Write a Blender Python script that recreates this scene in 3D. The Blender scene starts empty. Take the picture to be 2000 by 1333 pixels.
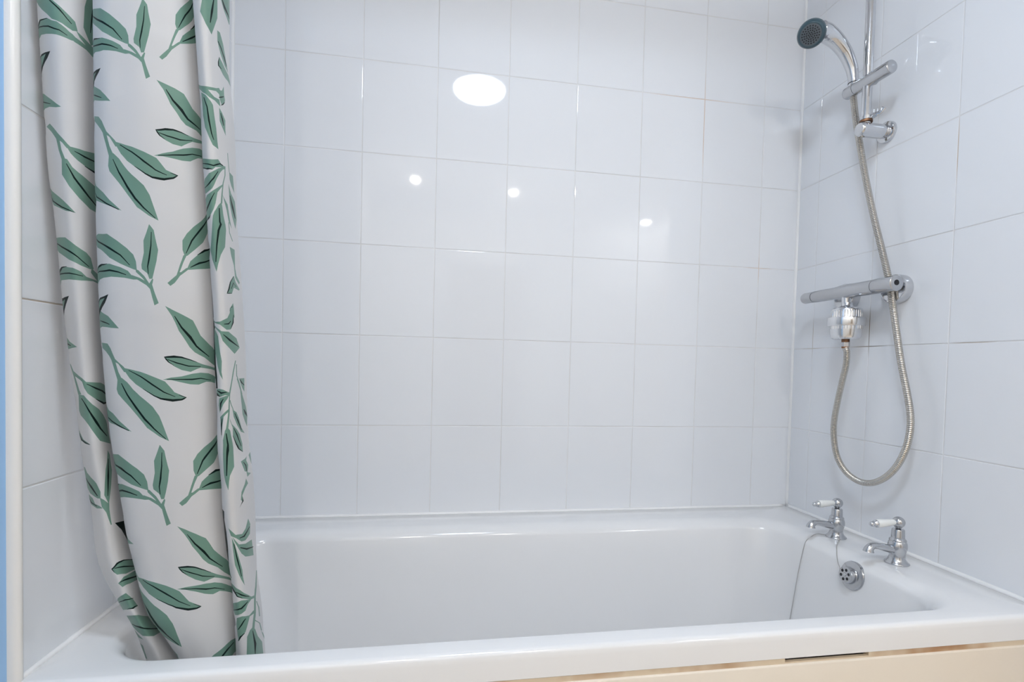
import bpy, bmesh, math, random
from mathutils import Vector, Matrix, geometry
random.seed(7)
PI = math.pi
scene = bpy.context.scene

# ---------------------------------------------------------------- camera
cam_d = bpy.data.cameras.new('camera')
cam = bpy.data.objects.new('camera', cam_d)
scene.collection.objects.link(cam)
scene.camera = cam
cam_d.sensor_fit = 'HORIZONTAL'
cam_d.sensor_width = 36.0
cam_d.lens = 18.0
cam_d.shift_x = -(1010.417 - 1000.0) / 2000.0
cam_d.shift_y = (742.216 - 666.5) / 2000.0
cam_d.clip_start = 0.02
def rodrigues(r):
    t = math.sqrt(sum(a * a for a in r))
    return Matrix.Rotation(t, 3, Vector(r))
R_CV = rodrigues((0.030910476, -0.165604295, 0.0217757400)) @ Matrix(((1, 0, 0), (0, 0, -1), (0, 1, 0)))
m3 = Matrix((R_CV[0], -R_CV[1], -R_CV[2])).transposed()
cam.matrix_world = Matrix.Translation((-1.13086, -1.46422, 0.98028)) @ m3.to_4x4()

# ---------------------------------------------------------------- world, exposure
scene.view_settings.view_transform = 'Standard'
scene.view_settings.look = 'None'
scene.view_settings.exposure = 0.10
scene.view_settings.gamma = 1.0
scene.view_settings.use_curve_mapping = False
world = bpy.data.worlds.new('world')
scene.world = world
world.use_nodes = True
world.node_tree.nodes['Background'].inputs[0].default_value = (0.75, 0.85, 1.0, 1)
world.node_tree.nodes['Background'].inputs[1].default_value = 0.3
LAMP = 53.0                       # radiance of the ceiling lamp's opal bowl
LAMP_COL = (0.84, 0.97, 1.14, 1)
SPOT = 770.0                      # radiance of the small downlights at the far end of the room

# ---------------------------------------------------------------- materials
def new_mat(name):
    m = bpy.data.materials.new(name)
    m.use_nodes = True
    nt = m.node_tree
    return m, nt, nt.nodes['Principled BSDF']
def lin(r, g, b):
    f = lambda c: (c / 255 / 12.92) if c / 255 <= 0.04045 else ((c / 255 + 0.055) / 1.055) ** 2.4
    return (f(r), f(g), f(b), 1)
def simple(name, col, rough=0.5, metal=0.0, spec=0.5, coat=0.0):
    m, nt, b = new_mat(name)
    b.inputs['Base Color'].default_value = col
    b.inputs['Roughness'].default_value = rough
    b.inputs['Metallic'].default_value = metal
    b.inputs['Specular IOR Level'].default_value = spec
    b.inputs['Coat Weight'].default_value = coat
    b.inputs['Coat Roughness'].default_value = 0.05
    return m
def noise_col(m, c1, c2, scale=8.0, lo=0.4, hi=0.65, detail=3.0):
    nt = m.node_tree; b = nt.nodes['Principled BSDF']
    tc = nt.nodes.new('ShaderNodeTexCoord'); n = nt.nodes.new('ShaderNodeTexNoise'); r = nt.nodes.new('ShaderNodeValToRGB')
    n.inputs['Scale'].default_value = scale; n.inputs['Detail'].default_value = detail
    r.color_ramp.elements[0].position = lo; r.color_ramp.elements[0].color = c1
    r.color_ramp.elements[1].position = hi; r.color_ramp.elements[1].color = c2
    nt.links.new(tc.outputs['Object'], n.inputs['Vector']); nt.links.new(n.outputs['Fac'], r.inputs['Fac'])
    nt.links.new(r.outputs['Color'], b.inputs['Base Color'])
    return m
def noise_bump(m, scale, strength, dist=0.001, stretch=(1, 1, 1), detail=2.0):
    nt = m.node_tree; b = nt.nodes['Principled BSDF']
    tc = nt.nodes.new('ShaderNodeTexCoord'); mp = nt.nodes.new('ShaderNodeMapping'); n = nt.nodes.new('ShaderNodeTexNoise'); bp = nt.nodes.new('ShaderNodeBump')
    mp.inputs['Scale'].default_value = stretch
    n.inputs['Scale'].default_value = scale; n.inputs['Detail'].default_value = detail
    bp.inputs['Strength'].default_value = strength; bp.inputs['Distance'].default_value = dist
    nt.links.new(tc.outputs['Object'], mp.inputs['Vector']); nt.links.new(mp.outputs['Vector'], n.inputs['Vector'])
    nt.links.new(n.outputs['Fac'], bp.inputs['Height']); nt.links.new(bp.outputs['Normal'], b.inputs['Normal'])
    return m

M = {}
M['tile'] = noise_bump(simple('glazed_tile', (0.835, 0.853, 0.885, 1), 0.03, spec=0.5), 5.0, 0.10, 0.0025, detail=0.0)
M['tile_warm'] = M['tile']
# grout: off-white, with a few rusty stains that have a place of their own on the walls
def grout_mat():
    m, nt, b = new_mat('grout')
    L = nt.links.new
    tc = nt.nodes.new('ShaderNodeTexCoord')
    n = nt.nodes.new('ShaderNodeTexNoise'); n.inputs['Scale'].default_value = 6.0; n.inputs['Detail'].default_value = 4.0
    L(tc.outputs['Object'], n.inputs['Vector'])
    base = nt.nodes.new('ShaderNodeValToRGB')
    base.color_ramp.elements[0].position = 0.35; base.color_ramp.elements[0].color = (0.70, 0.695, 0.69, 1)
    base.color_ramp.elements[1].position = 0.65; base.color_ramp.elements[1].color = (0.82, 0.82, 0.83, 1)
    L(n.outputs['Fac'], base.inputs['Fac'])
    cur = base.outputs['Color']
    spots = [((-0.329, 0.0, 1.71), 0.14, (0.68, 0.46, 0.30, 1), 0.55), ((-0.40, 0.0, 1.80), 0.12, (0.66, 0.48, 0.36, 1), 0.45),
             ((-0.13, 0.0, 1.30), 0.05, (0.68, 0.50, 0.36, 1), 0.5), ((0.0, -0.497, 1.475), 0.075, (0.56, 0.42, 0.30, 1), 0.7),
             ((0.0, -0.286, 1.09), 0.07, (0.20, 0.15, 0.10, 1), 0.95), ((0.0, -0.084, 1.08), 0.06, (0.45, 0.38, 0.30, 1), 0.6),
             ((0.0, -0.55, 1.05), 0.05, (0.40, 0.30, 0.22, 1), 0.6), ((-1.66, -0.66, 1.05), 0.10, (0.48, 0.38, 0.28, 1), 0.7)]
    for p, r, col, amt in spots:
        d = nt.nodes.new('ShaderNodeVectorMath'); d.operation = 'DISTANCE'; d.inputs[1].default_value = p
        L(tc.outputs['Object'], d.inputs[0])
        mr = nt.nodes.new('ShaderNodeMapRange'); mr.inputs['From Min'].default_value = r * 0.45; mr.inputs['From Max'].default_value = r
        mr.inputs['To Min'].default_value = amt; mr.inputs['To Max'].default_value = 0.0
        L(d.outputs['Value'], mr.inputs['Value'])
        mx = nt.nodes.new('ShaderNodeMixRGB'); mx.inputs['Color2'].default_value = col
        L(mr.outputs['Result'], mx.inputs['Fac']); L(cur, mx.inputs['Color1'])
        cur = mx.outputs['Color']
    L(cur, b.inputs['Base Color'])
    b.inputs['Roughness'].default_value = 0.7
    return m
M['grout'] = grout_mat()
M['caulk'] = simple('white_sealant', (0.90, 0.90, 0.90, 1), 0.35)
M['bath'] = simple('white_acrylic', (0.85, 0.85, 0.855, 1), 0.12, coat=0.3)
M['panel'] = noise_col(simple('cream_panel', lin(226, 212, 194), 0.35), lin(232, 219, 201), lin(236, 226, 211), 2.0)
M['seal_tan'] = noise_col(simple('tan_sealant', lin(190, 165, 135), 0.6), lin(172, 128, 88), lin(222, 205, 180), 9.0, 0.36, 0.56)
M['blue'] = simple('blue_wall_paint', lin(158, 200, 242), 0.5)
M['white_paint'] = simple('white_wall_paint', (0.90, 0.89, 0.87, 1), 0.6)
M['ceiling'] = simple('ceiling_paint', (0.82, 0.83, 0.85, 1), 0.7)
M['floor'] = noise_col(simple('wood_floor', (0.36, 0.24, 0.16, 1), 0.4), (0.62, 0.53, 0.44, 1), (0.72, 0.64, 0.55, 1), 3.0)
M['added_door'] = noise_col(simple('added_dark_door', (0.4, 0.33, 0.27, 1), 0.35), (0.36, 0.30, 0.24, 1), (0.44, 0.37, 0.30, 1), 5.0)  # for the added, unseen door that darkens the chrome's reflections
M['trim'] = simple('white_plastic_trim', (0.82, 0.80, 0.77, 1), 0.25)
M['chrome'] = simple('chrome', (0.66, 0.67, 0.69, 1), 0.07, metal=1.0)
M['chrome_soft'] = simple('aged_chrome', (0.53, 0.54, 0.56, 1), 0.19, metal=1.0)
M['chrome_bright'] = simple('bright_chrome', (0.78, 0.79, 0.81, 1), 0.16, metal=1.0)
M['hose'] = simple('hose_steel', (0.56, 0.535, 0.49, 1), 0.24, metal=1.0)
M['chain'] = simple('chain_steel', (0.50, 0.49, 0.48, 1), 0.3, metal=1.0)
M['brass'] = noise_col(simple('tarnished_brass', (0.30, 0.14, 0.06, 1), 0.45, metal=0.6), (0.10, 0.05, 0.03, 1), (0.42, 0.21, 0.10, 1), 60.0)
M['porcelain'] = simple('porcelain', (0.86, 0.87, 0.85, 1), 0.08)
M['teal'] = simple('teal_grey_plastic', lin(58, 82, 92), 0.28)
M['nozzle_face'] = simple('grey_nozzle_face', lin(88, 96, 102), 0.4)
M['black'] = simple('black_hole', (0.006, 0.006, 0.009, 1), 0.6)
M['white_plastic'] = simple('white_plastic', (0.8, 0.8, 0.8, 1), 0.3)
def emit(name, col, s):
    m, nt, b = new_mat(name)
    b.inputs['Base Color'].default_value = (0.8, 0.8, 0.8, 1)
    b.inputs['Emission Color'].default_value = col
    b.inputs['Emission Strength'].default_value = s
    return m
M['lamp'] = emit('opal_lamp_glow', LAMP_COL, LAMP)
M['spot'] = emit('spot_glow', (1.0, 0.96, 0.90, 1), SPOT)
M['spot_cool'] = emit('square_light_glow', (0.97, 0.98, 1.0, 1), SPOT * 0.6)
def cloth(name, col, tr):
    m, nt, b = new_mat(name)
    b.inputs['Base Color'].default_value = col
    b.inputs['Roughness'].default_value = 0.42
    b.inputs['Specular IOR Level'].default_value = 0.35
    b.inputs['Sheen Weight'].default_value = 0.1
    out = nt.nodes['Material Output']
    t = nt.nodes.new('ShaderNodeBsdfTranslucent'); t.inputs['Color'].default_value = col
    mx = nt.nodes.new('ShaderNodeMixShader'); mx.inputs['Fac'].default_value = tr
    nt.links.new(b.outputs['BSDF'], mx.inputs[1]); nt.links.new(t.outputs['BSDF'], mx.inputs[2]); nt.links.new(mx.outputs['Shader'], out.inputs['Surface'])
    return noise_bump(m, 6.5, 0.42, 0.008, (0.5, 0.5, 2.0), 2.0)
M['cloth'] = cloth('white_curtain_cloth', (0.68, 0.675, 0.675, 1), 0.14)
M['leaf'] = cloth('green_leaf_print', (0.155, 0.285, 0.225, 1), 0.10)
M['vein_shade'] = cloth('dark_vein_shade_print', (0.005, 0.014, 0.013, 1), 0.02)  # printed veins and outlines, and a leaf darkened by the fold's shade
M['vein_shade'].node_tree.nodes['Principled BSDF'].inputs['Specular IOR Level'].default_value = 0.12
M['vein_shade'].node_tree.nodes['Principled BSDF'].inputs['Sheen Weight'].default_value = 0.0

# shape data: hose centre line, curtain cross-sections and leaf print with some fold shade
HOSE_PTS = [(-0.0545, -0.27, 1.0485), (-0.0545, -0.2761, 1.0326), (-0.0545, -0.2746, 0.9989), (-0.054, -0.2642, 0.958), (-0.052, -0.2493, 0.9023), (-0.05, -0.2377, 0.8457), (-0.048, -0.238, 0.7969), (-0.046, -0.2508, 0.7502), (-0.044, -0.278, 0.7184), (-0.043, -0.3175, 0.7028), (-0.042, -0.3567, 0.7066), (-0.041, -0.3928, 0.7276), (-0.04, -0.4221, 0.761), (-0.039, -0.4417, 0.8033), (-0.038, -0.4502, 0.8464), (-0.036, -0.4476, 0.8877), (-0.034, -0.4339, 0.9404), (-0.034, -0.416, 1.0062), (-0.033, -0.4008, 1.0737), (-0.0325, -0.3857, 1.1426), (-0.0325, -0.371, 1.2091), (-0.034, -0.3515, 1.2791), (-0.04, -0.3293, 1.3665), (-0.047, -0.3104, 1.4552), (-0.053, -0.297, 1.5307), (-0.057, -0.285, 1.5977), (-0.059, -0.2766, 1.6431), (-0.06, -0.2668, 1.7035)]
CURTAIN_S=[-0.6, -0.25, 0.0, 0.3, 0.6, 0.85, 1.0, 1.25, 1.5, 1.75, 2.0, 2.08, 2.3, 2.6, 2.85, 3.0, 3.15, 3.35, 3.5, 3.6, 3.8, 4.05, 4.3, 4.5, 4.7, 5.0]
CURTAIN_Z=[0.4, 0.44, 0.47, 0.49, 0.51, 0.53, 0.55, 0.57, 0.59, 0.62, 0.65, 0.68, 0.72, 0.76, 0.8, 0.85, 0.9, 0.95, 1.0, 1.06, 1.12, 1.18, 1.25, 1.32, 1.4, 1.48, 1.56]
CURTAIN_ROWS=[[[-15569,-5544],[-15555,-5694],[-15488,-5884],[-15241,-6084],[-15114,-6044],[-15058,-5884],[-15049,-5744],[-14993,-5604],[-14897,-5744],[-14893,-5944],[-14885,-6084],[-14805,-6184],[-14622,-6244],[-14446,-6214],[-14329,-6084],[-14301,-5904],[-14267,-5804],[-14233,-5944],[-14236,-6084],[-14159,-6184],[-14061,-6204],[-13998,-6064],[-13970,-5824],[-13992,-5484],[-14089,-5244],[-14263,-4994]],[[-15601,-5580],[-15579,-5730],[-15512,-5920],[-15264,-6120],[-15136,-6080],[-15079,-5920],[-15069,-5780],[-15029,-5640],[-14918,-5780],[-14914,-5980],[-14905,-6120],[-14825,-6220],[-14635,-6280],[-14452,-6250],[-14329,-6120],[-14299,-5940],[-14265,-5840],[-14231,-5980],[-14234,-6120],[-14156,-6220],[-14057,-6240],[-13993,-6100],[-13964,-5860],[-13991,-5520],[-14091,-5280],[-14264,-5030]],[[-15650,-5608],[-15625,-5758],[-15545,-5948],[-15286,-6148],[-15162,-6108],[-15124,-5948],[-15132,-5808],[-15094,-5668],[-14984,-5808],[-14956,-6008],[-14932,-6148],[-14840,-6248],[-14645,-6308],[-14459,-6278],[-14333,-6148],[-14298,-5968],[-14265,-5868],[-14230,-6008],[-14233,-6148],[-14154,-6248],[-14055,-6268],[-13992,-6128],[-13966,-5888],[-13992,-5548],[-14092,-5308],[-14270,-5058]],[[-15682,-5626],[-15657,-5776],[-15577,-5966],[-15321,-6166],[-15201,-6126],[-15165,-5966],[-15181,-5826],[-15161,-5686],[-15036,-5826],[-15000,-6026],[-14975,-6166],[-14881,-6266],[-14674,-6326],[-14476,-6296],[-14339,-6166],[-14298,-5986],[-14265,-5886],[-14230,-6026],[-14232,-6166],[-14154,-6266],[-14055,-6286],[-13992,-6146],[-13966,-5906],[-13995,-5566],[-14101,-5326],[-14279,-5076]],[[-15733,-5644],[-15696,-5794],[-15609,-5984],[-15356,-6184],[-15244,-6144],[-15230,-5984],[-15262,-5844],[-15245,-5704],[-15117,-5844],[-15066,-6044],[-15024,-6184],[-14922,-6284],[-14704,-6344],[-14494,-6314],[-14348,-6184],[-14297,-6004],[-14266,-5904],[-14230,-6044],[-14232,-6184],[-14154,-6284],[-14055,-6304],[-13992,-6164],[-13969,-5924],[-14004,-5584],[-14110,-5344],[-14288,-5094]],[[-15792,-5662],[-15755,-5812],[-15660,-6002],[-15405,-6202],[-15308,-6162],[-15314,-6002],[-15365,-5862],[-15361,-5722],[-15223,-5862],[-15150,-6062],[-15105,-6202],[-14995,-6302],[-14756,-6362],[-14526,-6332],[-14361,-6202],[-14303,-6022],[-14272,-5922],[-14235,-6062],[-14234,-6202],[-14154,-6302],[-14055,-6322],[-13997,-6182],[-13978,-5942],[-14014,-5602],[-14120,-5362],[-14298,-5112]],[[-15864,-5680],[-15817,-5830],[-15718,-6020],[-15476,-6220],[-15395,-6180],[-15421,-6020],[-15481,-5880],[-15471,-5740],[-15340,-5880],[-15267,-6080],[-15210,-6220],[-15087,-6320],[-14823,-6380],[-14570,-6350],[-14383,-6220],[-14309,-6040],[-14279,-5940],[-14242,-6080],[-14240,-6220],[-14161,-6320],[-14063,-6340],[-14005,-6200],[-13987,-5960],[-14023,-5620],[-14129,-5380],[-14307,-5130]],[[-15952,-5698],[-15899,-5848],[-15792,-6038],[-15553,-6238],[-15488,-6198],[-15522,-6038],[-15579,-5898],[-15570,-5758],[-15438,-5898],[-15374,-6098],[-15324,-6238],[-15198,-6338],[-14907,-6398],[-14622,-6368],[-14405,-6238],[-14316,-6058],[-14286,-5958],[-14248,-6098],[-14247,-6238],[-14168,-6338],[-14070,-6358],[-14013,-6218],[-13996,-5978],[-14033,-5638],[-14144,-5398],[-14328,-5148]],[[-16051,-5716],[-15997,-5866],[-15881,-6056],[-15640,-6256],[-15580,-6216],[-15619,-6056],[-15660,-5916],[-15627,-5776],[-15517,-5916],[-15472,-6116],[-15422,-6256],[-15293,-6356],[-14982,-6416],[-14667,-6386],[-14425,-6256],[-14323,-6076],[-14293,-5976],[-14255,-6116],[-14254,-6256],[-14175,-6356],[-14078,-6376],[-14021,-6236],[-14006,-5996],[-14053,-5656],[-14165,-5416],[-14348,-5166]],[[-16174,-5743],[-16126,-5893],[-16019,-6083],[-15769,-6283],[-15687,-6243],[-15685,-6083],[-15708,-5943],[-15675,-5803],[-15565,-5943],[-15533,-6143],[-15506,-6283],[-15387,-6383],[-15057,-6443],[-14710,-6413],[-14443,-6283],[-14333,-6103],[-14303,-6003],[-14266,-6143],[-14264,-6283],[-14186,-6383],[-14091,-6403],[-14040,-6263],[-14033,-6023],[-14084,-5683],[-14196,-5443],[-14376,-5193]],[[-16286,-5771],[-16240,-5921],[-16135,-6111],[-15868,-6311],[-15764,-6271],[-15742,-6111],[-15754,-5971],[-15722,-5831],[-15613,-5971],[-15581,-6171],[-15553,-6311],[-15433,-6411],[-15094,-6471],[-14737,-6441],[-14466,-6311],[-14358,-6131],[-14333,-6031],[-14290,-6171],[-14283,-6311],[-14204,-6411],[-14112,-6431],[-14067,-6291],[-14064,-6051],[-14101,-5711],[-14203,-5471],[-14375,-5221]],[[-16315,-5798],[-16287,-5948],[-16206,-6138],[-15949,-6338],[-15830,-6298],[-15799,-6138],[-15814,-5998],[-15786,-5858],[-15673,-5998],[-15636,-6198],[-15604,-6338],[-15481,-6438],[-15138,-6498],[-14777,-6468],[-14502,-6338],[-14392,-6158],[-14367,-6058],[-14324,-6198],[-14317,-6338],[-14236,-6438],[-14140,-6458],[-14088,-6318],[-14070,-6078],[-14101,-5738],[-14203,-5498],[-14375,-5248]],[[-16332,-5834],[-16304,-5984],[-16223,-6174],[-15981,-6374],[-15875,-6334],[-15848,-6174],[-15860,-6034],[-15824,-5894],[-15720,-6034],[-15693,-6234],[-15669,-6374],[-15550,-6474],[-15199,-6534],[-14825,-6504],[-14537,-6374],[-14420,-6194],[-14393,-6094],[-14353,-6234],[-14348,-6374],[-14265,-6474],[-14163,-6494],[-14100,-6354],[-14075,-6114],[-14102,-5774],[-14206,-5534],[-14379,-5284]],[[-16354,-5870],[-16325,-6020],[-16242,-6210],[-16004,-6410],[-15903,-6370],[-15884,-6210],[-15902,-6070],[-15870,-5930],[-15762,-6070],[-15731,-6270],[-15704,-6410],[-15583,-6510],[-15229,-6570],[-14854,-6540],[-14562,-6410],[-14440,-6230],[-14412,-6130],[-14374,-6270],[-14370,-6410],[-14287,-6510],[-14181,-6530],[-14113,-6390],[-14084,-6150],[-14111,-5810],[-14214,-5570],[-14387,-5320]],[[-16402,-5906],[-16370,-6056],[-16284,-6246],[-16043,-6446],[-15943,-6406],[-15922,-6246],[-15937,-6106],[-15904,-5966],[-15799,-6106],[-15770,-6306],[-15744,-6446],[-15622,-6546],[-15260,-6606],[-14874,-6576],[-14573,-6446],[-14446,-6266],[-14420,-6166],[-14380,-6306],[-14376,-6446],[-14293,-6546],[-14187,-6566],[-14120,-6426],[-14094,-6186],[-14128,-5846],[-14236,-5606],[-14413,-5356]],[[-16436,-5952],[-16406,-6102],[-16323,-6292],[-16086,-6492],[-15988,-6452],[-15970,-6292],[-15988,-6152],[-15957,-6012],[-15851,-6152],[-15819,-6352],[-15792,-6492],[-15668,-6592],[-15303,-6652],[-14913,-6622],[-14610,-6492],[-14482,-6312],[-14455,-6212],[-14417,-6352],[-14412,-6492],[-14329,-6592],[-14227,-6612],[-14166,-6472],[-14144,-6232],[-14177,-5892],[-14280,-5652],[-14453,-5402]],[[-16457,-5997],[-16426,-6147],[-16342,-6337],[-16110,-6537],[-16015,-6497],[-15999,-6337],[-16017,-6197],[-15986,-6057],[-15881,-6197],[-15852,-6397],[-15826,-6537],[-15701,-6637],[-15326,-6697],[-14921,-6667],[-14604,-6537],[-14468,-6357],[-14442,-6257],[-14403,-6397],[-14399,-6537],[-14320,-6637],[-14223,-6657],[-14167,-6517],[-14149,-6277],[-14186,-5937],[-14289,-5697],[-14461,-5447]],[[-16501,-6042],[-16470,-6192],[-16385,-6382],[-16143,-6582],[-16040,-6542],[-16016,-6382],[-16030,-6242],[-16000,-6102],[-15895,-6242],[-15864,-6442],[-15838,-6582],[-15713,-6682],[-15338,-6742],[-14936,-6712],[-14620,-6582],[-14486,-6402],[-14461,-6302],[-14421,-6442],[-14416,-6582],[-14335,-6682],[-14236,-6702],[-14177,-6562],[-14157,-6322],[-14190,-5982],[-14294,-5742],[-14465,-5492]],[[-16526,-6087],[-16494,-6237],[-16409,-6427],[-16165,-6627],[-16060,-6587],[-16034,-6427],[-16046,-6287],[-16017,-6147],[-15913,-6287],[-15881,-6487],[-15854,-6627],[-15728,-6727],[-15349,-6787],[-14940,-6757],[-14619,-6627],[-14481,-6447],[-14456,-6347],[-14417,-6487],[-14412,-6627],[-14332,-6727],[-14235,-6747],[-14178,-6607],[-14159,-6367],[-14195,-6027],[-14298,-5787],[-14469,-5537]],[[-16556,-6142],[-16524,-6292],[-16439,-6482],[-16186,-6682],[-16070,-6642],[-16035,-6482],[-16042,-6342],[-16014,-6202],[-15910,-6342],[-15877,-6542],[-15850,-6682],[-15724,-6782],[-15347,-6842],[-14941,-6812],[-14622,-6682],[-14485,-6502],[-14461,-6402],[-14422,-6542],[-14416,-6682],[-14338,-6782],[-14244,-6802],[-14190,-6662],[-14175,-6422],[-14212,-6082],[-14315,-5842],[-14485,-5592]],[[-16573,-6196],[-16539,-6346],[-16453,-6536],[-16193,-6736],[-16070,-6696],[-16030,-6536],[-16034,-6396],[-16007,-6256],[-15903,-6396],[-15869,-6596],[-15841,-6736],[-15717,-6836],[-15348,-6896],[-14951,-6866],[-14641,-6736],[-14508,-6556],[-14484,-6456],[-14445,-6596],[-14439,-6736],[-14361,-6836],[-14267,-6856],[-14214,-6716],[-14199,-6476],[-14236,-6136],[-14339,-5896],[-14508,-5646]],[[-16593,-6250],[-16561,-6400],[-16477,-6590],[-16208,-6790],[-16074,-6750],[-16023,-6590],[-16022,-6450],[-15997,-6310],[-15893,-6450],[-15858,-6650],[-15828,-6790],[-15706,-6890],[-15345,-6950],[-14959,-6920],[-14656,-6790],[-14527,-6610],[-14503,-6510],[-14464,-6650],[-14458,-6790],[-14381,-6890],[-14287,-6910],[-14234,-6770],[-14222,-6530],[-14264,-6190],[-14368,-5950],[-14536,-5700]],[[-16641,-6314],[-16607,-6464],[-16522,-6654],[-16233,-6854],[-16078,-6814],[-16009,-6654],[-15998,-6514],[-15974,-6374],[-15870,-6514],[-15834,-6714],[-15804,-6854],[-15683,-6954],[-15334,-7014],[-14963,-6984],[-14676,-6854],[-14555,-6674],[-14533,-6574],[-14493,-6714],[-14486,-6854],[-14405,-6954],[-14306,-6974],[-14248,-6834],[-14228,-6594],[-14265,-6254],[-14369,-6014],[-14539,-5764]],[[-16665,-6377],[-16628,-6527],[-16538,-6717],[-16236,-6917],[-16070,-6877],[-15990,-6717],[-15973,-6577],[-15949,-6437],[-15846,-6577],[-15809,-6777],[-15778,-6917],[-15660,-7017],[-15319,-7077],[-14958,-7047],[-14679,-6917],[-14565,-6737],[-14543,-6637],[-14503,-6777],[-14494,-6917],[-14414,-7017],[-14316,-7037],[-14259,-6897],[-14240,-6657],[-14274,-6317],[-14376,-6077],[-14543,-5827]],[[-16678,-6449],[-16638,-6599],[-16547,-6789],[-16233,-6989],[-16054,-6949],[-15965,-6789],[-15941,-6649],[-15920,-6509],[-15816,-6649],[-15777,-6849],[-15746,-6989],[-15630,-7089],[-15305,-7149],[-14963,-7119],[-14699,-6989],[-14590,-6809],[-14568,-6709],[-14529,-6849],[-14522,-6989],[-14442,-7089],[-14344,-7109],[-14288,-6969],[-14275,-6729],[-14322,-6389],[-14431,-6149],[-14590,-5899]],[[-16683,-6522],[-16643,-6672],[-16553,-6862],[-16228,-7062],[-16036,-7022],[-15935,-6862],[-15905,-6722],[-15885,-6582],[-15782,-6722],[-15742,-6922],[-15709,-7062],[-15596,-7162],[-15284,-7222],[-14960,-7192],[-14716,-7062],[-14624,-6882],[-14607,-6782],[-14563,-6922],[-14550,-7062],[-14463,-7162],[-14355,-7182],[-14290,-7042],[-14266,-6802],[-14302,-6462],[-14410,-6222],[-14581,-5972]],[[-16690,-6594],[-16642,-6744],[-16543,-6934],[-16203,-7134],[-16008,-7094],[-15902,-6934],[-15868,-6794],[-15850,-6654],[-15746,-6794],[-15704,-6994],[-15670,-7134],[-15558,-7234],[-15250,-7294],[-14933,-7264],[-14697,-7134],[-14612,-6954],[-14597,-6854],[-14551,-6994],[-14535,-7134],[-14446,-7234],[-14338,-7254],[-14274,-7114],[-14252,-6874],[-14286,-6534],[-14393,-6294],[-14562,-6044]]]
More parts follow.
